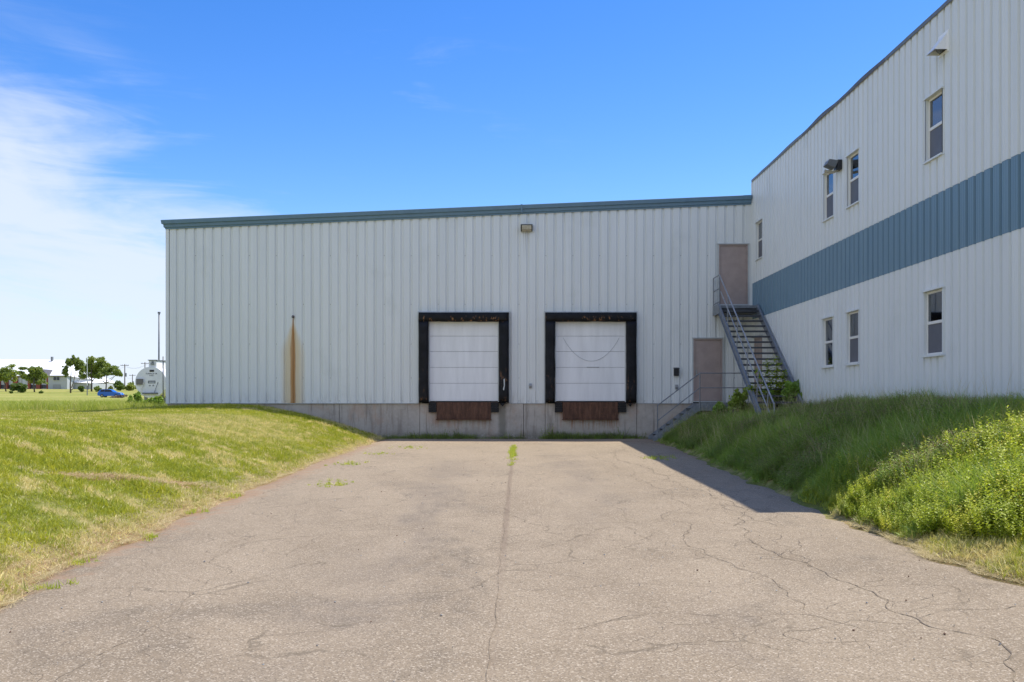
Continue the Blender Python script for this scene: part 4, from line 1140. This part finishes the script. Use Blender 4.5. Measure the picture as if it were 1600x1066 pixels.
# --- uncut field beyond the lawn
M['field'] = blade_material('field_grass_blades', (.26, .34, .035), (.46, .48, .07), (.60, .52, .22), False, .45, .6)
fieldk = [tuft_mesh("field_tuft", M['field'], 26, .30, .72, .35, .010, .6, 2, seed=230 + s) for s in range(6)]
X, Y = wedge(9000, -75, -13, 38, 92, 1.3)
ok = (X < X0 - 1.5 - (Y - 33) * .02) & (-X < .62 * Y + 8) & (rng.random(len(X)) < np.interp(Y, [37, 44, 80, 92], [.0, 1, 1, .2]))
X, Y = X[ok], Y[ok]
scatter("uncut_field_grass", fieldk, np.stack([X, Y, ground(X, Y)], 1), rng.random(len(X)) * 6.28, (.5 + .5 * rng.random(len(X))) * (.6 + .5 * vnoise(X, Y, 7, 91)), label="band of uncut yellow-green grass across the field")

# ------------------------------------------------------------------ woody plants
def leaf_cloud(name, mat, blobs, n_, size, parent, rs):
    """leaf clumps filling several uneven lobes; blobs: (x,y,z,rx,ry,rz)"""
    r_ = np.random.default_rng(rs); w = np.array([b[3] * b[4] * b[5] for b in blobs]); w = w / w.sum()
    pick = r_.choice(len(blobs), n_, p=w); B = np.array(blobs)[pick]
    v = r_.normal(size=(n_, 3)); v /= np.linalg.norm(v, axis=1)[:, None]; rad = r_.random(n_) ** .45
    c = B[:, :3] + v * B[:, 3:] * rad[:, None]
    gap = np.array([mnoise.noise(Vector((p[0], p[1], p[2])) * (1.1 / max(.25, float(np.mean(B[0, 3:]))))) for p in c]); keep = gap > -.34
    c = c[keep]; m_ = len(c)
    a_ = r_.normal(size=(m_, 3)); a_ /= np.linalg.norm(a_, axis=1)[:, None]; b_ = np.cross(a_, r_.normal(size=(m_, 3))); b_ /= np.linalg.norm(b_, axis=1)[:, None]
    s_ = size * r_.uniform(.5, 1.3, m_)[:, None]
    V_ = np.concatenate([c - a_ * s_, c + b_ * s_ * .55, c + a_ * s_, c - b_ * s_ * .55], 0)
    i_ = np.arange(m_); F_ = np.stack([i_, i_ + m_, i_ + 2 * m_, i_ + 3 * m_], 1)
    off = np.array(parent.location); me = np_mesh(name, V_ - off, F_, mat); o_ = bpy.data.objects.new(name, me); C.objects.link(o_); o_.parent = parent
    return o_
M['pine'] = blade_material("tree_foliage", (.150, .215, .045), (.290, .360, .060), (.36, .35, .10), False, .4, .7)
M['bush'] = blade_material("bush_foliage", (.065, .125, .025), (.135, .200, .035), (.20, .21, .05), False, .3, .7)
M['bark'] = simple("grey_bark", (.12, .095, .08), .9, var=.3, scale=3)
FX = lambda x, Yd: (x - 797) / 1540 * Yd
FZ = lambda y, Yd: 1.24 + (628 - y) / 1540 * Yd
def pine(px_, base_y, Yd, limbs, blobs_px, label, n_=1500, size=.25):
    """limbs and lobes given in picture pixels at distance Yd, then built at true size with depth"""
    s_ = Yd / 1540; x = FX(px_, Yd); zb = float(ground(x, Yd)); t = empty("pine_tree", (x, Yd, zb), label, "tree", "pine trees on the far field")
    rr_ = random.Random(int(px_)); tk = MB()
    for L in limbs:
        pts = [(FX(a_, Yd), Yd + rr_.uniform(-.4, .4) * (0 if i_ == 0 else 1), max(zb - .2, FZ(b_, Yd)) if i_ else (zb - .2 if L[0] == 't' else FZ(b_, Yd))) for i_, (a_, b_) in enumerate(L[1])]
        tk.tube(pts, L[2] * s_, 7, r2=L[3] * s_)
    tk.build("trunk", M['bark'], t, smooth=True)
    bl = [(FX(a_, Yd), Yd + rr_.uniform(-1, 1) * rx * s_ * .7, FZ(b_, Yd), rx * s_ * 1.12, rx * s_ * rr_.uniform(.8, 1.1), ry * s_ * 1.1) for a_, b_, rx, ry in blobs_px]
    bl2 = []
    for b_ in bl:
        bl2.append(b_)
        for q in range(3): bl2.append((b_[0] + rr_.gauss(0, .55) * b_[3], b_[1] + rr_.gauss(0, .5) * b_[4], b_[2] + rr_.gauss(0, .6) * b_[5], b_[3] * .42, b_[4] * .42, b_[5] * .42))
    leaf_cloud("crown", M['pine'], bl2, int(n_ * 1.9), size, t, int(px_))
YT = 255
pine(9, 608, YT, [('t', [(9.5, 608), (8, 600), (5, 592)], 1.1, .5), ('b', [(9, 602), (13, 594), (17, 590)], .6, .3)], [(5, 583, 9, 8), (0, 588, 8, 7), (14, 588, 8, 6), (20, 583, 7, 5), (8, 577, 7, 5), (20, 572, 6, 2.5), (22, 592, 5, 4)], "broad round pine at the far left edge of the field, before the white-roofed hall", 2600)
pine(34, 608, YT + 12, [('t', [(33, 608), (34, 598), (34, 584)], .5, .3)], [(34, 575.5, 6, 2.2), (33, 583, 5, 3), (38, 588, 5, 4)], "thin sparse pine between the two broad pines in front of the white-roofed hall", 900)
pine(54, 609, YT - 8, [('t', [(54, 611), (53.5, 600), (54, 590)], 1.2, .6), ('b', [(54, 599), (49, 593), (46, 590)], .5, .3), ('b', [(54, 598), (60, 592), (64, 590)], .5, .3)], [(54, 585, 9, 9), (47, 590, 8, 6), (63, 588, 8, 6), (62, 578, 5, 5), (50, 578, 6, 5), (67, 596, 6, 3), (56, 596, 9, 4)], "broad reddish-green pine in front of the brick gable", 2800)
pine(111, 613, YT - 20, [('t', [(110.5, 613), (110.5, 600), (110, 585), (111, 572)], 1.3, .4), ('b', [(112, 606), (115, 596), (118, 585), (121, 577)], .8, .3), ('b', [(110.5, 590), (105, 586), (101, 584)], .4, .2), ('b', [(111, 610), (114, 608), (116, 600)], .7, .4)], [(110, 566, 6, 6), (122, 569, 7, 7), (117, 563.5, 5, 4), (101, 581, 5, 5), (103, 574, 3, 3), (127, 576, 4, 5), (126, 583, 3, 3)], "tall open twin-stemmed pine with bare lower trunks by the grey garage end", 2200)
pine(142, 609, YT, [('t', [(143, 611), (143, 598), (143, 580), (144, 568)], 1.4, .5), ('b', [(143, 598), (148, 590), (152, 582)], .7, .3), ('b', [(143, 595), (137, 588), (132, 584)], .6, .3), ('b', [(137, 609), (138, 600), (136, 590)], .9, .4)], [(143, 563, 7, 6), (157, 566, 8, 7), (150, 574, 10, 8), (137, 576, 8, 8), (161, 577, 7, 6), (143, 585, 9, 6), (130, 588, 6, 4), (156, 588, 7, 4), (166, 571, 5, 4)], "largest dense pine, behind the thin grey pole", 4200)
pine(165, 612, YT - 22, [('t', [(165, 613), (165, 603), (165.5, 592), (168, 584)], 1.2, .5), ('b', [(165.5, 600), (161, 594), (158, 590)], .5, .25), ('b', [(165.5, 599), (174, 594), (181, 586)], .55, .25), ('b', [(166, 596), (176, 590), (186, 584)], .45, .2)], [(164, 580, 6, 5), (176, 577, 7, 5), (184, 582, 6, 5), (170, 584, 6, 3), (160, 586, 4, 3), (187, 586, 4, 3)], "flat-topped spreading pine just behind the blue car", 2200)
def bush(px_, py_, rx, ry, Yd, label, mat='bush', n_=700, size=.26, name="round_bush"):
    s_ = Yd / 1540; x = FX(px_, Yd); zb = float(ground(x, Yd)); t = empty(name, (x, Yd, zb), label, "bush"); rr_ = random.Random(int(px_ * 7))
    zc = zb + ry * s_ * .9
    bl = [(x, Yd, zc, rx * s_ * .62, rx * s_ * .6, ry * s_ * .85)] + [(x + rr_.uniform(-.85, .85) * rx * s_, Yd + rr_.uniform(-.6, .6) * rx * s_, zb + rr_.uniform(.4, 1.8) * ry * s_, rx * s_ * .42, rx * s_ * .42, ry * s_ * .45) for _ in range(7)]
    leaf_cloud("foliage", M[mat], bl, n_, size, t, int(px_ * 3))
    sb = MB(); 
    for q in range(3): sb.tube([(x + rr_.uniform(-.2, .2), Yd, zb - .1), (x + rr_.uniform(-.4, .4) * rx * s_, Yd, zb + ry * s_)], .05, 5, r2=.02)
    sb.build("stem", M['bark'], t)
bush(34, 604, 13, 7.0, YT - 15, "large dark green bush between the two broad pines", n_=2000)
bush(18, 611, 3, 2.0, YT - 25, "tiny low shrub in front of the leftmost pine", n_=200)
bush(64, 611, 3, 2.0, YT - 25, "tiny reddish shrub right of the broad reddish-green pine", n_=160)
bush(127, 606, 4.6, 4.6, YT - 8, "round clipped bush left of the thin grey pole", n_=600)
bush(152, 606, 5, 4.4, YT - 6, "light green bush behind the blue car's roof", 'pine', 600)
bush(173, 606, 4.6, 5, YT - 4, "small dark bush just left of the long hedge mass", n_=600)
bush(187, 602, 12, 7.5, YT + 6, "dark rounded thicket at the foot of the nearer utility pole", n_=1700)
bush(204, 604, 12, 6.0, YT + 8, "olive thicket just left of the oil tank", 'pine', 1500)
# garden weeds round the oil tank
for px_, rx, ry, Yd, lb in ((204, 8, 9, 52, "dark leafy clump left of the oil tank"), (217, 8, 12, 53.5, "taller dark leafy clump against the oil tank's left foot"), (232, 9, 8, 53, "low weeds under the middle of the oil tank"), (250, 9, 9, 52, "low weeds between the oil tank and the wing's corner")):
    bush(px_, 620, rx, ry, Yd, lb, 'darkleaf', 1500, .07, "leafy_weed_clump")
for px_, rx, ry, Yd, lb in ((1240, 15, 22, 27.9, "dark leafy shrub at the right foot of the tall staircase"), (1214, 12, 15, 28.2, "low leafy shrub under the bottom treads of the tall staircase"), (1152, 13, 24, 30.6, "leafy shrub in front of the lower landing, left of the tall staircase"), (1124, 10, 15, 31.2, "low leafy clump under the front edge of the lower landing")):
    bush(px_, 640, rx, ry, Yd, lb, 'darkleaf', 2200, .055, "leafy_shrub")
# sapling growing through the stair
sp = empty("sapling", (7.62, 28.4, 1.0), "young light green sapling growing up through the tall steel staircase", "sapling")
mb = MB(); tips = []; rr_ = random.Random(9)
base = Vector((7.62, 28.4, float(ground(7.62, 28.4)) - .05))
for k_, (dx_, h_, dy_) in enumerate([(.05, 1.55, -.1), (-.55, 1.15, -.35), (-.80, .75, -.45), (.28, 1.15, -.1), (.10, .8, -.3), (-.25, 1.45, -.2), (.35, .7, 0), (-.40, .55, -.3)]):
    pts = [base + Vector((dx_ * t ** 1.2, dy_ * t, h_ * t ** .9)) + Vector((rr_.gauss(0, .02), rr_.gauss(0, .02), 0)) for t in (0, .25, .5, .75, 1)]
    mb.tube(pts, .014, 6, r2=.004); tips.append(pts)
mb.build("branch", M['bark'], sp, smooth=True)
V_, F_ = [], []
for pts in tips:
    for _ in range(210):
        t = rr_.uniform(.2, 1.02) * 4; i_ = min(int(t), 3); b_ = pts[i_].lerp(pts[i_ + 1], t - i_) + Vector((rr_.gauss(0, .05), rr_.gauss(0, .05), rr_.gauss(0, .05)))
        leaf(V_, F_, b_, Vector((rr_.gauss(0, 1), rr_.gauss(0, 1), rr_.uniform(-.4, .5))), rr_.uniform(.08, .15), rr_.uniform(.028, .045), Vector((0, 0, 1)))
o = MB().add(V_, F_).build("foliage", M['weedleaf'], sp, fix=False)

# ================================================================== OIL TANK AND WHAT STANDS BY IT
YD = 55.5; s_ = YD / 1540
tx, tr_ = FX(235.5, YD), 24.0 * s_; tz = FZ(597.5, YD); gz = float(ground(tx, YD + 1.5))
tk = empty("oil_tank", (tx, YD, gz), "large white cylindrical furnace-oil tank with a box on top, lying end-on at the wing's corner", "oil tank")
TL = 4.2
def ring(r, n_=40): return [(tx + r * math.cos(2 * math.pi * q / n_), tz + r * math.sin(2 * math.pi * q / n_)) for q in range(n_)]
mb = MB(); mb.prism(ring(tr_), 'y', YD + .03, YD + TL); mb.build("tank_shell", M['tankwhite'], tk)
mb = MB(); mb.prism(ring(tr_ * 1.012), 'y', YD - .005, YD + .028); mb.build("tank_end", M['tankwhite'], tk)
for yy in (YD + 1.4, YD + 2.8):
    mb = MB(); mb.prism(ring(tr_ * 1.006), 'y', yy, yy + .04); mb.build("shell_seam", M['tankwhite'], tk)
bx0, bx1 = FX(232, YD), FX(244, YD); bz0 = tz + tr_ * .90; bz1 = FZ(563.5, YD)
mb = MB(); mb.box(bx0, bx1, YD + .05, YD + 1.9, bz0, bz1, c=.01); mb.build("top_box", M['tankwhite'], tk)
mb = MB(); mb.box(bx0 - .04, bx1 + .05, YD + .0, YD + 1.95, bz1 + .002, bz1 + .05); mb.build("box_lid", M['greybox'], tk)
mb = MB(); mb.box(FX(236.5, YD), FX(239.5, YD), YD + .02, YD + .048, FZ(568, YD), FZ(564.5, YD)); mb.build("vent_grille", M['weld'], tk)
def zx(u, v):   # pixels of the enlarged view of the tank end -> world x, z
    return FX(208 + u / 12.7, YD), FZ(550 + v / 12.7, YD)
def plate(name, u0, v0, u1, v1, mat, d=.012):
    xa, za = zx(u0, v0); xb, zb = zx(u1, v1); q = MB(); q.box(xa, xb, YD - .006 - d, YD - .0065, zb, za); return q.build(name, mat, tk)
plate("sign_plate", 328, 355, 418, 395, M['print'])
o = plate("panel_frame", 298, 570, 444, 625, M['weld'], .006); plate("panel_face", 318, 590, 428, 610, M['label'], .010)
plate("gauge_label", 315, 655, 350, 680, M['greybox'], .006); plate("gauge_label", 385, 650, 418, 682, M['greybox'], .006)
plate("data_label", 345, 215, 415, 260, M['greybox'], .006)
# reflective hatch panel at the left, prop arm, catch tray
xa, za = zx(66, 535); xb, zb = zx(205, 650)
mb = MB(); mb.box(xa + .02, xb, YD - .10, YD - .02, zb, za); mb.build("hatch_panel", simple("dull_brown_panel", (.17, .16, .15), .4), tk)
(xa, za), (xb, zb) = zx(225, 590), zx(155, 800)
mb = MB(); mb.tube([(xa, YD - .06, za), (xb, YD - .12, zb)], .022, 6); mb.build("prop_arm", M['vinyl'], tk)
(xa, za), (xb, zb) = zx(500, 595), zx(425, 825)
mb = MB(); mb.tube([(xa, YD - .03, za), (xb, YD - .10, zb)], .013, 6); mb.build("gauge_arm", M['weld'], tk)
(xa, za), (xb, zb) = zx(195, 808), zx(495, 835)
mb = MB(); mb.box(xa, xb, YD - .16, YD - .01, zb, za); mb.build("drip_tray", M['weld'], tk)
for x_ in (tx - .45, tx + .45):
    for y_ in (YD + .5, YD + TL - .6):
        mb = MB(); mb.box(x_ - .07, x_ + .07, y_ - .1, y_ + .1, gz - .1, tz - tr_ * .80); mb.build("saddle_leg", M['greybox'], tk)
def text(body, cx_, cz_, size, y_, mat, parent):
    cu = bpy.data.curves.new("lettering", 'FONT'); cu.body = body; cu.size = size; cu.align_x = 'CENTER'; cu.extrude = .002
    ob = bpy.data.objects.new("lettering", cu); C.objects.link(ob); bpy.context.view_layer.update()
    me = bpy.data.meshes.new_from_object(ob); bpy.data.objects.remove(ob)
    me.materials.clear(); me.materials.append(mat); o_ = bpy.data.objects.new("lettering", me); C.objects.link(o_); o_.parent = parent
    o_.location = Vector((cx_, y_, cz_)) - parent.location; o_.rotation_euler = (R(90), 0, 0); return o_
x_, z_ = zx(370, 442); text("FURNACE OIL", x_, z_, .105, YD - .012, M['print'], tk)
x_, z_ = zx(368, 480); text("TYPE 1", x_, z_, .095, YD - .012, M['print'], tk)
# pipes
r = empty("vent_stack", (FX(248, 58), 58, gz), "tall thin dark vent stack rising behind the oil tank", "pipe")
mb = MB(); mb.tube([(FX(248, 58), 58, gz - .1), (FX(248.6, 58), 58, FZ(490, 58))], .055, 10, r2=.045); mb.build("pipe", M['weld'], r, smooth=True)
mb = MB(); mb.tube([(FX(248.6, 58), 58, FZ(490, 58)), (FX(248.6, 58), 58, FZ(487.5, 58))], .085, 10); mb.build("cap", M['weld'], r)
r = empty("standpipe", (FX(255, 54.5), 54.5, gz), "grey standpipe with a side arm at the right of the oil tank", "pipe")
mb = MB(); mb.tube([(FX(255, 54.5), 54.5, gz - .1), (FX(255, 54.5), 54.5, FZ(557, 54.5))], .034, 8); mb.build("pipe", M['weld'], r, smooth=True)
mb = MB(); mb.tube([(FX(244, 54.5), 54.5, FZ(564, 54.5)), (FX(266, 54.5), 54.5, FZ(564, 54.5))], .028, 8); mb.build("side_arm", M['weld'], r, smooth=True)

# ================================================================== FAR FIELD: CAR, POLES, HALL
M['carblue'] = simple("blue_car_paint", (.012, .12, .50), .22, var=.02); M['carglass'] = simple("dark_car_glass", (.012, .014, .018), .06)
YC = 182; cx0 = FX(152, YC); gzc = float(ground(cx0 + 2.2, YC))
car = empty("hatchback", (cx0 + 2.2, YC, gzc), "blue hatchback parked on the far field before the pines", "car")
def cp(pts): return [(cx0 + a_, gzc + .04 + b_) for a_, b_ in pts]
body = [(.05, .35), (.0, .62), (.08, .92), (.30, .98), (1.2, 1.0), (2.95, .98), (3.85, .86), (4.25, .72), (4.32, .45), (4.22, .27), (3.85, .24), (.4, .24)]
cab = [(.14, .95), (.45, 1.38), (.9, 1.50), (1.9, 1.50), (2.45, 1.38), (3.05, .97)]
mb = MB(); mb.prism(cp(body), 'y', YC, YC + 1.72); mb.build("body", M['carblue'], car)
mb = MB()
P1 = cp(cab); n_ = len(P1); vs = [(p[0], YC + .02, p[1]) if p[1] < gzc + 1.1 else (p[0], YC + .17, p[1]) for p in P1] + [(p[0], YC + 1.70, p[1]) if p[1] < gzc + 1.1 else (p[0], YC + 1.55, p[1]) for p in P1]
mb.add(vs, [(i_, (i_ + 1) % n_, n_ + (i_ + 1) % n_, n_ + i_) for i_ in range(n_)] + [tuple(range(n_))[::-1], tuple(range(n_, 2 * n_))]); mb.build("cabin", M['carblue'], car)
for a0, a1 in ((.50, 1.28), (1.36, 2.55)):
    mb = MB(); q = [(cx0 + a0, YC + .01, gzc + 1.06), (cx0 + a1 + (.2 if a1 > 2 else 0), YC + .01, gzc + 1.06), (cx0 + a1 - (.15 if a1 > 2 else 0), YC + .13, gzc + 1.44), (cx0 + a0 + (.16 if a0 < 1 else 0), YC + .13, gzc + 1.44)]
    mb.add(q + [(v[0], v[1] + .03, v[2]) for v in q], [(0, 1, 2, 3), (7, 6, 5, 4), (0, 4, 5, 1), (1, 5, 6, 2), (2, 6, 7, 3), (3, 7, 4, 0)]); mb.build("window", M['carglass'], car)
for wx in (.85, 3.45):
    for wy in (YC - .01, YC + 1.52):
        mb = MB(); mb.tube([(cx0 + wx, wy, gzc + .31), (cx0 + wx, wy + .21, gzc + .31)], .31, 16); w_ = mb.build("wheel", M['rubber'], car)
        mb = MB(); mb.tube([(cx0 + wx, wy - .012, gzc + .31), (cx0 + wx, wy - .002, gzc + .31)], .19, 12); mb.build("rim", M['greybox'], w_)
for hy in (YC + .1, YC + 1.35):
    mb = MB(); mb.box(cx0 + 4.12, cx0 + 4.30, hy, hy + .28, gzc + .62, gzc + .78); mb.build("headlight", M['label'], car)
mb = MB(); mb.box(cx0 + .02, cx0 + .10, YC + .02, YC + .2, gzc + .75, gzc + .95); mb.build("tail_light", simple("red_lens", (.4, .02, .02), .2), car)
# brown brush beside it
x_ = FX(187, 176); z_ = float(ground(x_, 176)); r = empty("brush_pile", (x_, 176, z_), "long low pile of dry brown brush at the nose of the blue car", "brush pile")
leaf_cloud("branches", simple("dry_brush", (.17, .115, .085), .95, var=.4), [(x_ - .9, 176, z_ + .12, .8, .6, .22), (x_ + .1, 176, z_ + .25, .8, .6, .28), (x_ + .9, 176, z_ + .38, .5, .5, .25)], 500, .12, r, 5)
def upole(px_, top, Yd, label, arms=1, tr2=False):
    x = FX(px_, Yd); zb = float(ground(x, Yd)); zt = FZ(top, Yd); r = empty("utility_pole", (x, Yd, zb), label, "utility pole", "utility poles on the skyline")
    mb = MB(); mb.tube([(x, Yd, zb - .3), (x, Yd, zt)], .20, 8, r2=.14); mb.build("pole", M['bark'], r)
    for q in range(arms):
        z = zt - .5 - q * 1.1; mb = MB(); mb.box(x - 1.35, x + 1.35, Yd - .22, Yd - .08, z - .08, z + .08); a_ = mb.build("crossarm", M['bark'], r)
        for ix in (-1.25, -.7, .7, 1.25):
            mb = MB(); mb.tube([(x + ix, Yd - .15, z + .08), (x + ix, Yd - .15, z + .36)], .07, 6); mb.build("insulator", M['greybox'], a_)
    if tr2:
        mb = MB(); mb.tube([(x + .45, Yd - .2, zt - 4.2), (x + .45, Yd - .2, zt - 3.0)], .28, 10); mb.build("transformer", M['weld'], r)
    return r
upole(195, 569, 330, "utility pole with a transformer, left of the olive thicket", 1, True)
upole(226.5, 566, 345, "utility pole whose crossarm shows just left of the oil tank's top box", 1, True)
upole(207, 585, 420, "smallest farthest utility pole between the other two", 1, True)
for a_, b_, s2 in (((195, 569), (226.5, 566), (330, 345)), ((195, 575), (226.5, 573), (330, 345))):
    pass
wr = MB()
for (xa, ya, Ya), (xb, yb_, Yb) in (((195, 573, 330), (226.5, 570, 345)), ((198, 573, 330), (229, 570, 345)), ((226.5, 570, 345), (270, 560, 360)), ((195, 573, 330), (140, 579, 325)), ((195, 586, 330), (207, 590, 420))):
    pts = [(FX(xa, Ya) * (1 - t) + FX(xb, Yb) * t, Ya * (1 - t) + Yb * t, FZ(ya, Ya) * (1 - t) + FZ(yb_, Yb) * t - .9 * 4 * t * (1 - t)) for t in np.linspace(0, 1, 9)]
    wr.tube(pts, .022, 3)
o = wr.build("overhead_wires", M['weld']); tag(o, "thin overhead wires sagging between the distant utility poles", "wires", kind='stuff')
x_ = FX(136.3, 205); z_ = float(ground(x_, 205)); r = empty("light_pole", (x_, 205, z_), "thin pole, dark below and pale above, standing before the largest pine", "pole")
mb = MB(); mb.tube([(x_, 205, z_ - .1), (x_, 205, z_ + 2.0)], .10, 8); mb.build("pole_base", M['weld'], r)
mb = MB(); mb.tube([(x_, 205, z_ + 2.0), (x_, 205, FZ(560, 205))], .075, 8, r2=.05); mb.build("pole_shaft", M['label'], r)

# the hall
M['brick'] = simple("red_brick", (.32, .085, .055), .85, var=.15, scale=2); M['whiteroof'] = simple("white_metal_roof", (.80, .80, .79), .5, var=.02)
M['hallwall'] = simple("pale_hall_siding", (.42, .44, .45), .6, var=.05); M['hallgrey'] = simple("grey_gable_siding", (.24, .27, .29), .6)
M['hallglass'] = simple("dark_window", (.025, .03, .04), .15)
YH = 300; hall = empty("community_hall", (FX(50, YH), YH, float(ground(FX(50, YH), YH))), "long far-off hall with a white roof, red brick piers and a grey gable", "building")
hx = lambda x, d=0: FX(x, YH + d); hz = lambda y, d=0: FZ(y, YH + d); gb = hz(610)
def hb(name, x0, x1, y0, y1, z0, z1, mat): q = MB(); q.box(x0, x1, y0, y1, z0, z1); return q.build(name, mat, hall)
wl, wr_ = hx(-75), hx(110)
hb("wall", wl, hx(78), YH + .4, YH + 26, gb - 1, hz(588.5), M['hallwall'])
hb("end_wall", hx(80.6), wr_, YH - 2.2, YH + 26, gb - 1, hz(587.2), M['hallwall'])
ze, zr_ = hz(587.2), hz(562.5, 16)
mb = MB(); yr = YH + 16
mb.add([(wl, YH - 1.0, ze), (hx(80), YH - 1.0, ze), (hx(80), YH - 3, ze - .05), (hx(111), YH - 3, ze - .05), (hx(99, 16), yr, zr_), (wl, yr, zr_ + .3), (hx(134), YH + 27, hz(598)), (wl, YH + 32, ze)],
       [(0, 1, 5), (1, 2, 3, 4), (1, 4, 5), (3, 6, 4), (5, 4, 6, 7)])
mb.build("roof", M['whiteroof'], hall, fix=False)
hb("low_wing_wall", wr_ + .01, hx(136), YH + 3, YH + 24, gb - 1, hz(598.6), M['hallwall'])
mb = MB(); mb.add([(hx(108), YH + 2.4, hz(597.2)), (hx(137), YH + 2.4, hz(598.8)), (hx(134), YH + 15, hz(596.6)), (hx(107), YH + 9, hz(587))], [(0, 1, 2, 3)]); mb.build("low_wing_roof", M['whiteroof'], hall, fix=False)
hb("chimney", hx(79.3, 14), hx(81.3, 14), YH + 14, YH + 15, hz(566, 14), hz(557.5, 14), M['weld'])
# cross gable
gx0, gx1, gt = hx(61), hx(80), hz(578.5)
mb = MB(); mb.prism([(gx0, hz(588)), (gx1, hz(588)), (hx(70.8), gt)], 'y', YH - 1.6, YH + 2); mb.build("gable", M['hallgrey'], hall)
for a_, b_ in ((gx0 - .2, hx(70.8)), (gx1 + .2, hx(70.8))):
    mb = MB(); z0 = hz(588.6); mb.add([(a_, YH - 2, z0), (b_, YH - 2, gt + .25), (b_, YH + 8, gt + .25), (a_, YH + 8, z0)] + [(a_, YH - 2, z0 - .2), (b_, YH - 2, gt + .05), (b_, YH + 8, gt + .05), (a_, YH + 8, z0 - .2)], [(0, 1, 2, 3), (7, 6, 5, 4), (0, 4, 5, 1), (1, 5, 6, 2), (2, 6, 7, 3), (3, 7, 4, 0)]); mb.build("gable_roof", M['trim_dark'], hall)
for a_, b_ in ((-6, 3), (11, 15), (24, 30), (47, 50), (60, 66), (76.2, 80.3)): hb("brick_pier", hx(a_), hx(b_), YH - 1.5, YH + .39, gb - 1, hz(589), M['brick'])
for a_, b_ in ((3.3, 10.7), (15.3, 23.7), (30.3, 46.7), (50.3, 59.7), (66.3, 75.9)):
    w_ = hb("window", hx(a_), hx(b_), YH - .6, YH + .38, hz(608), hz(590), M['label'])
    q = MB(); q.box(hx(a_ + .5), hx(b_ - .5), YH - .7, YH - .61, hz(607), hz(601.5)); q.build("pane", M['hallglass'], w_)
w_ = hb("window", hx(89), hx(99.2), YH - 2.4, YH - 2.21, hz(595), hz(589), M['label'])
for q_ in range(2):
    q = MB(); q.box(hx(89.4 + 5 * q_), hx(93.8 + 5 * q_), YH - 2.45, YH - 2.41, hz(594.5), hz(589.5)); q.build("pane", M['hallglass'], w_)
hb("garage_door", hx(88.3), hx(99.7), YH - 2.35, YH - 2.21, gb, hz(601), M['greybox'])
mb = MB(); mb.box(hx(80.4), hx(111), YH - 2.9, YH - 2.6, hz(588.2), hz(587.3)); mb.build("eave_trim", M['weld'], hall)
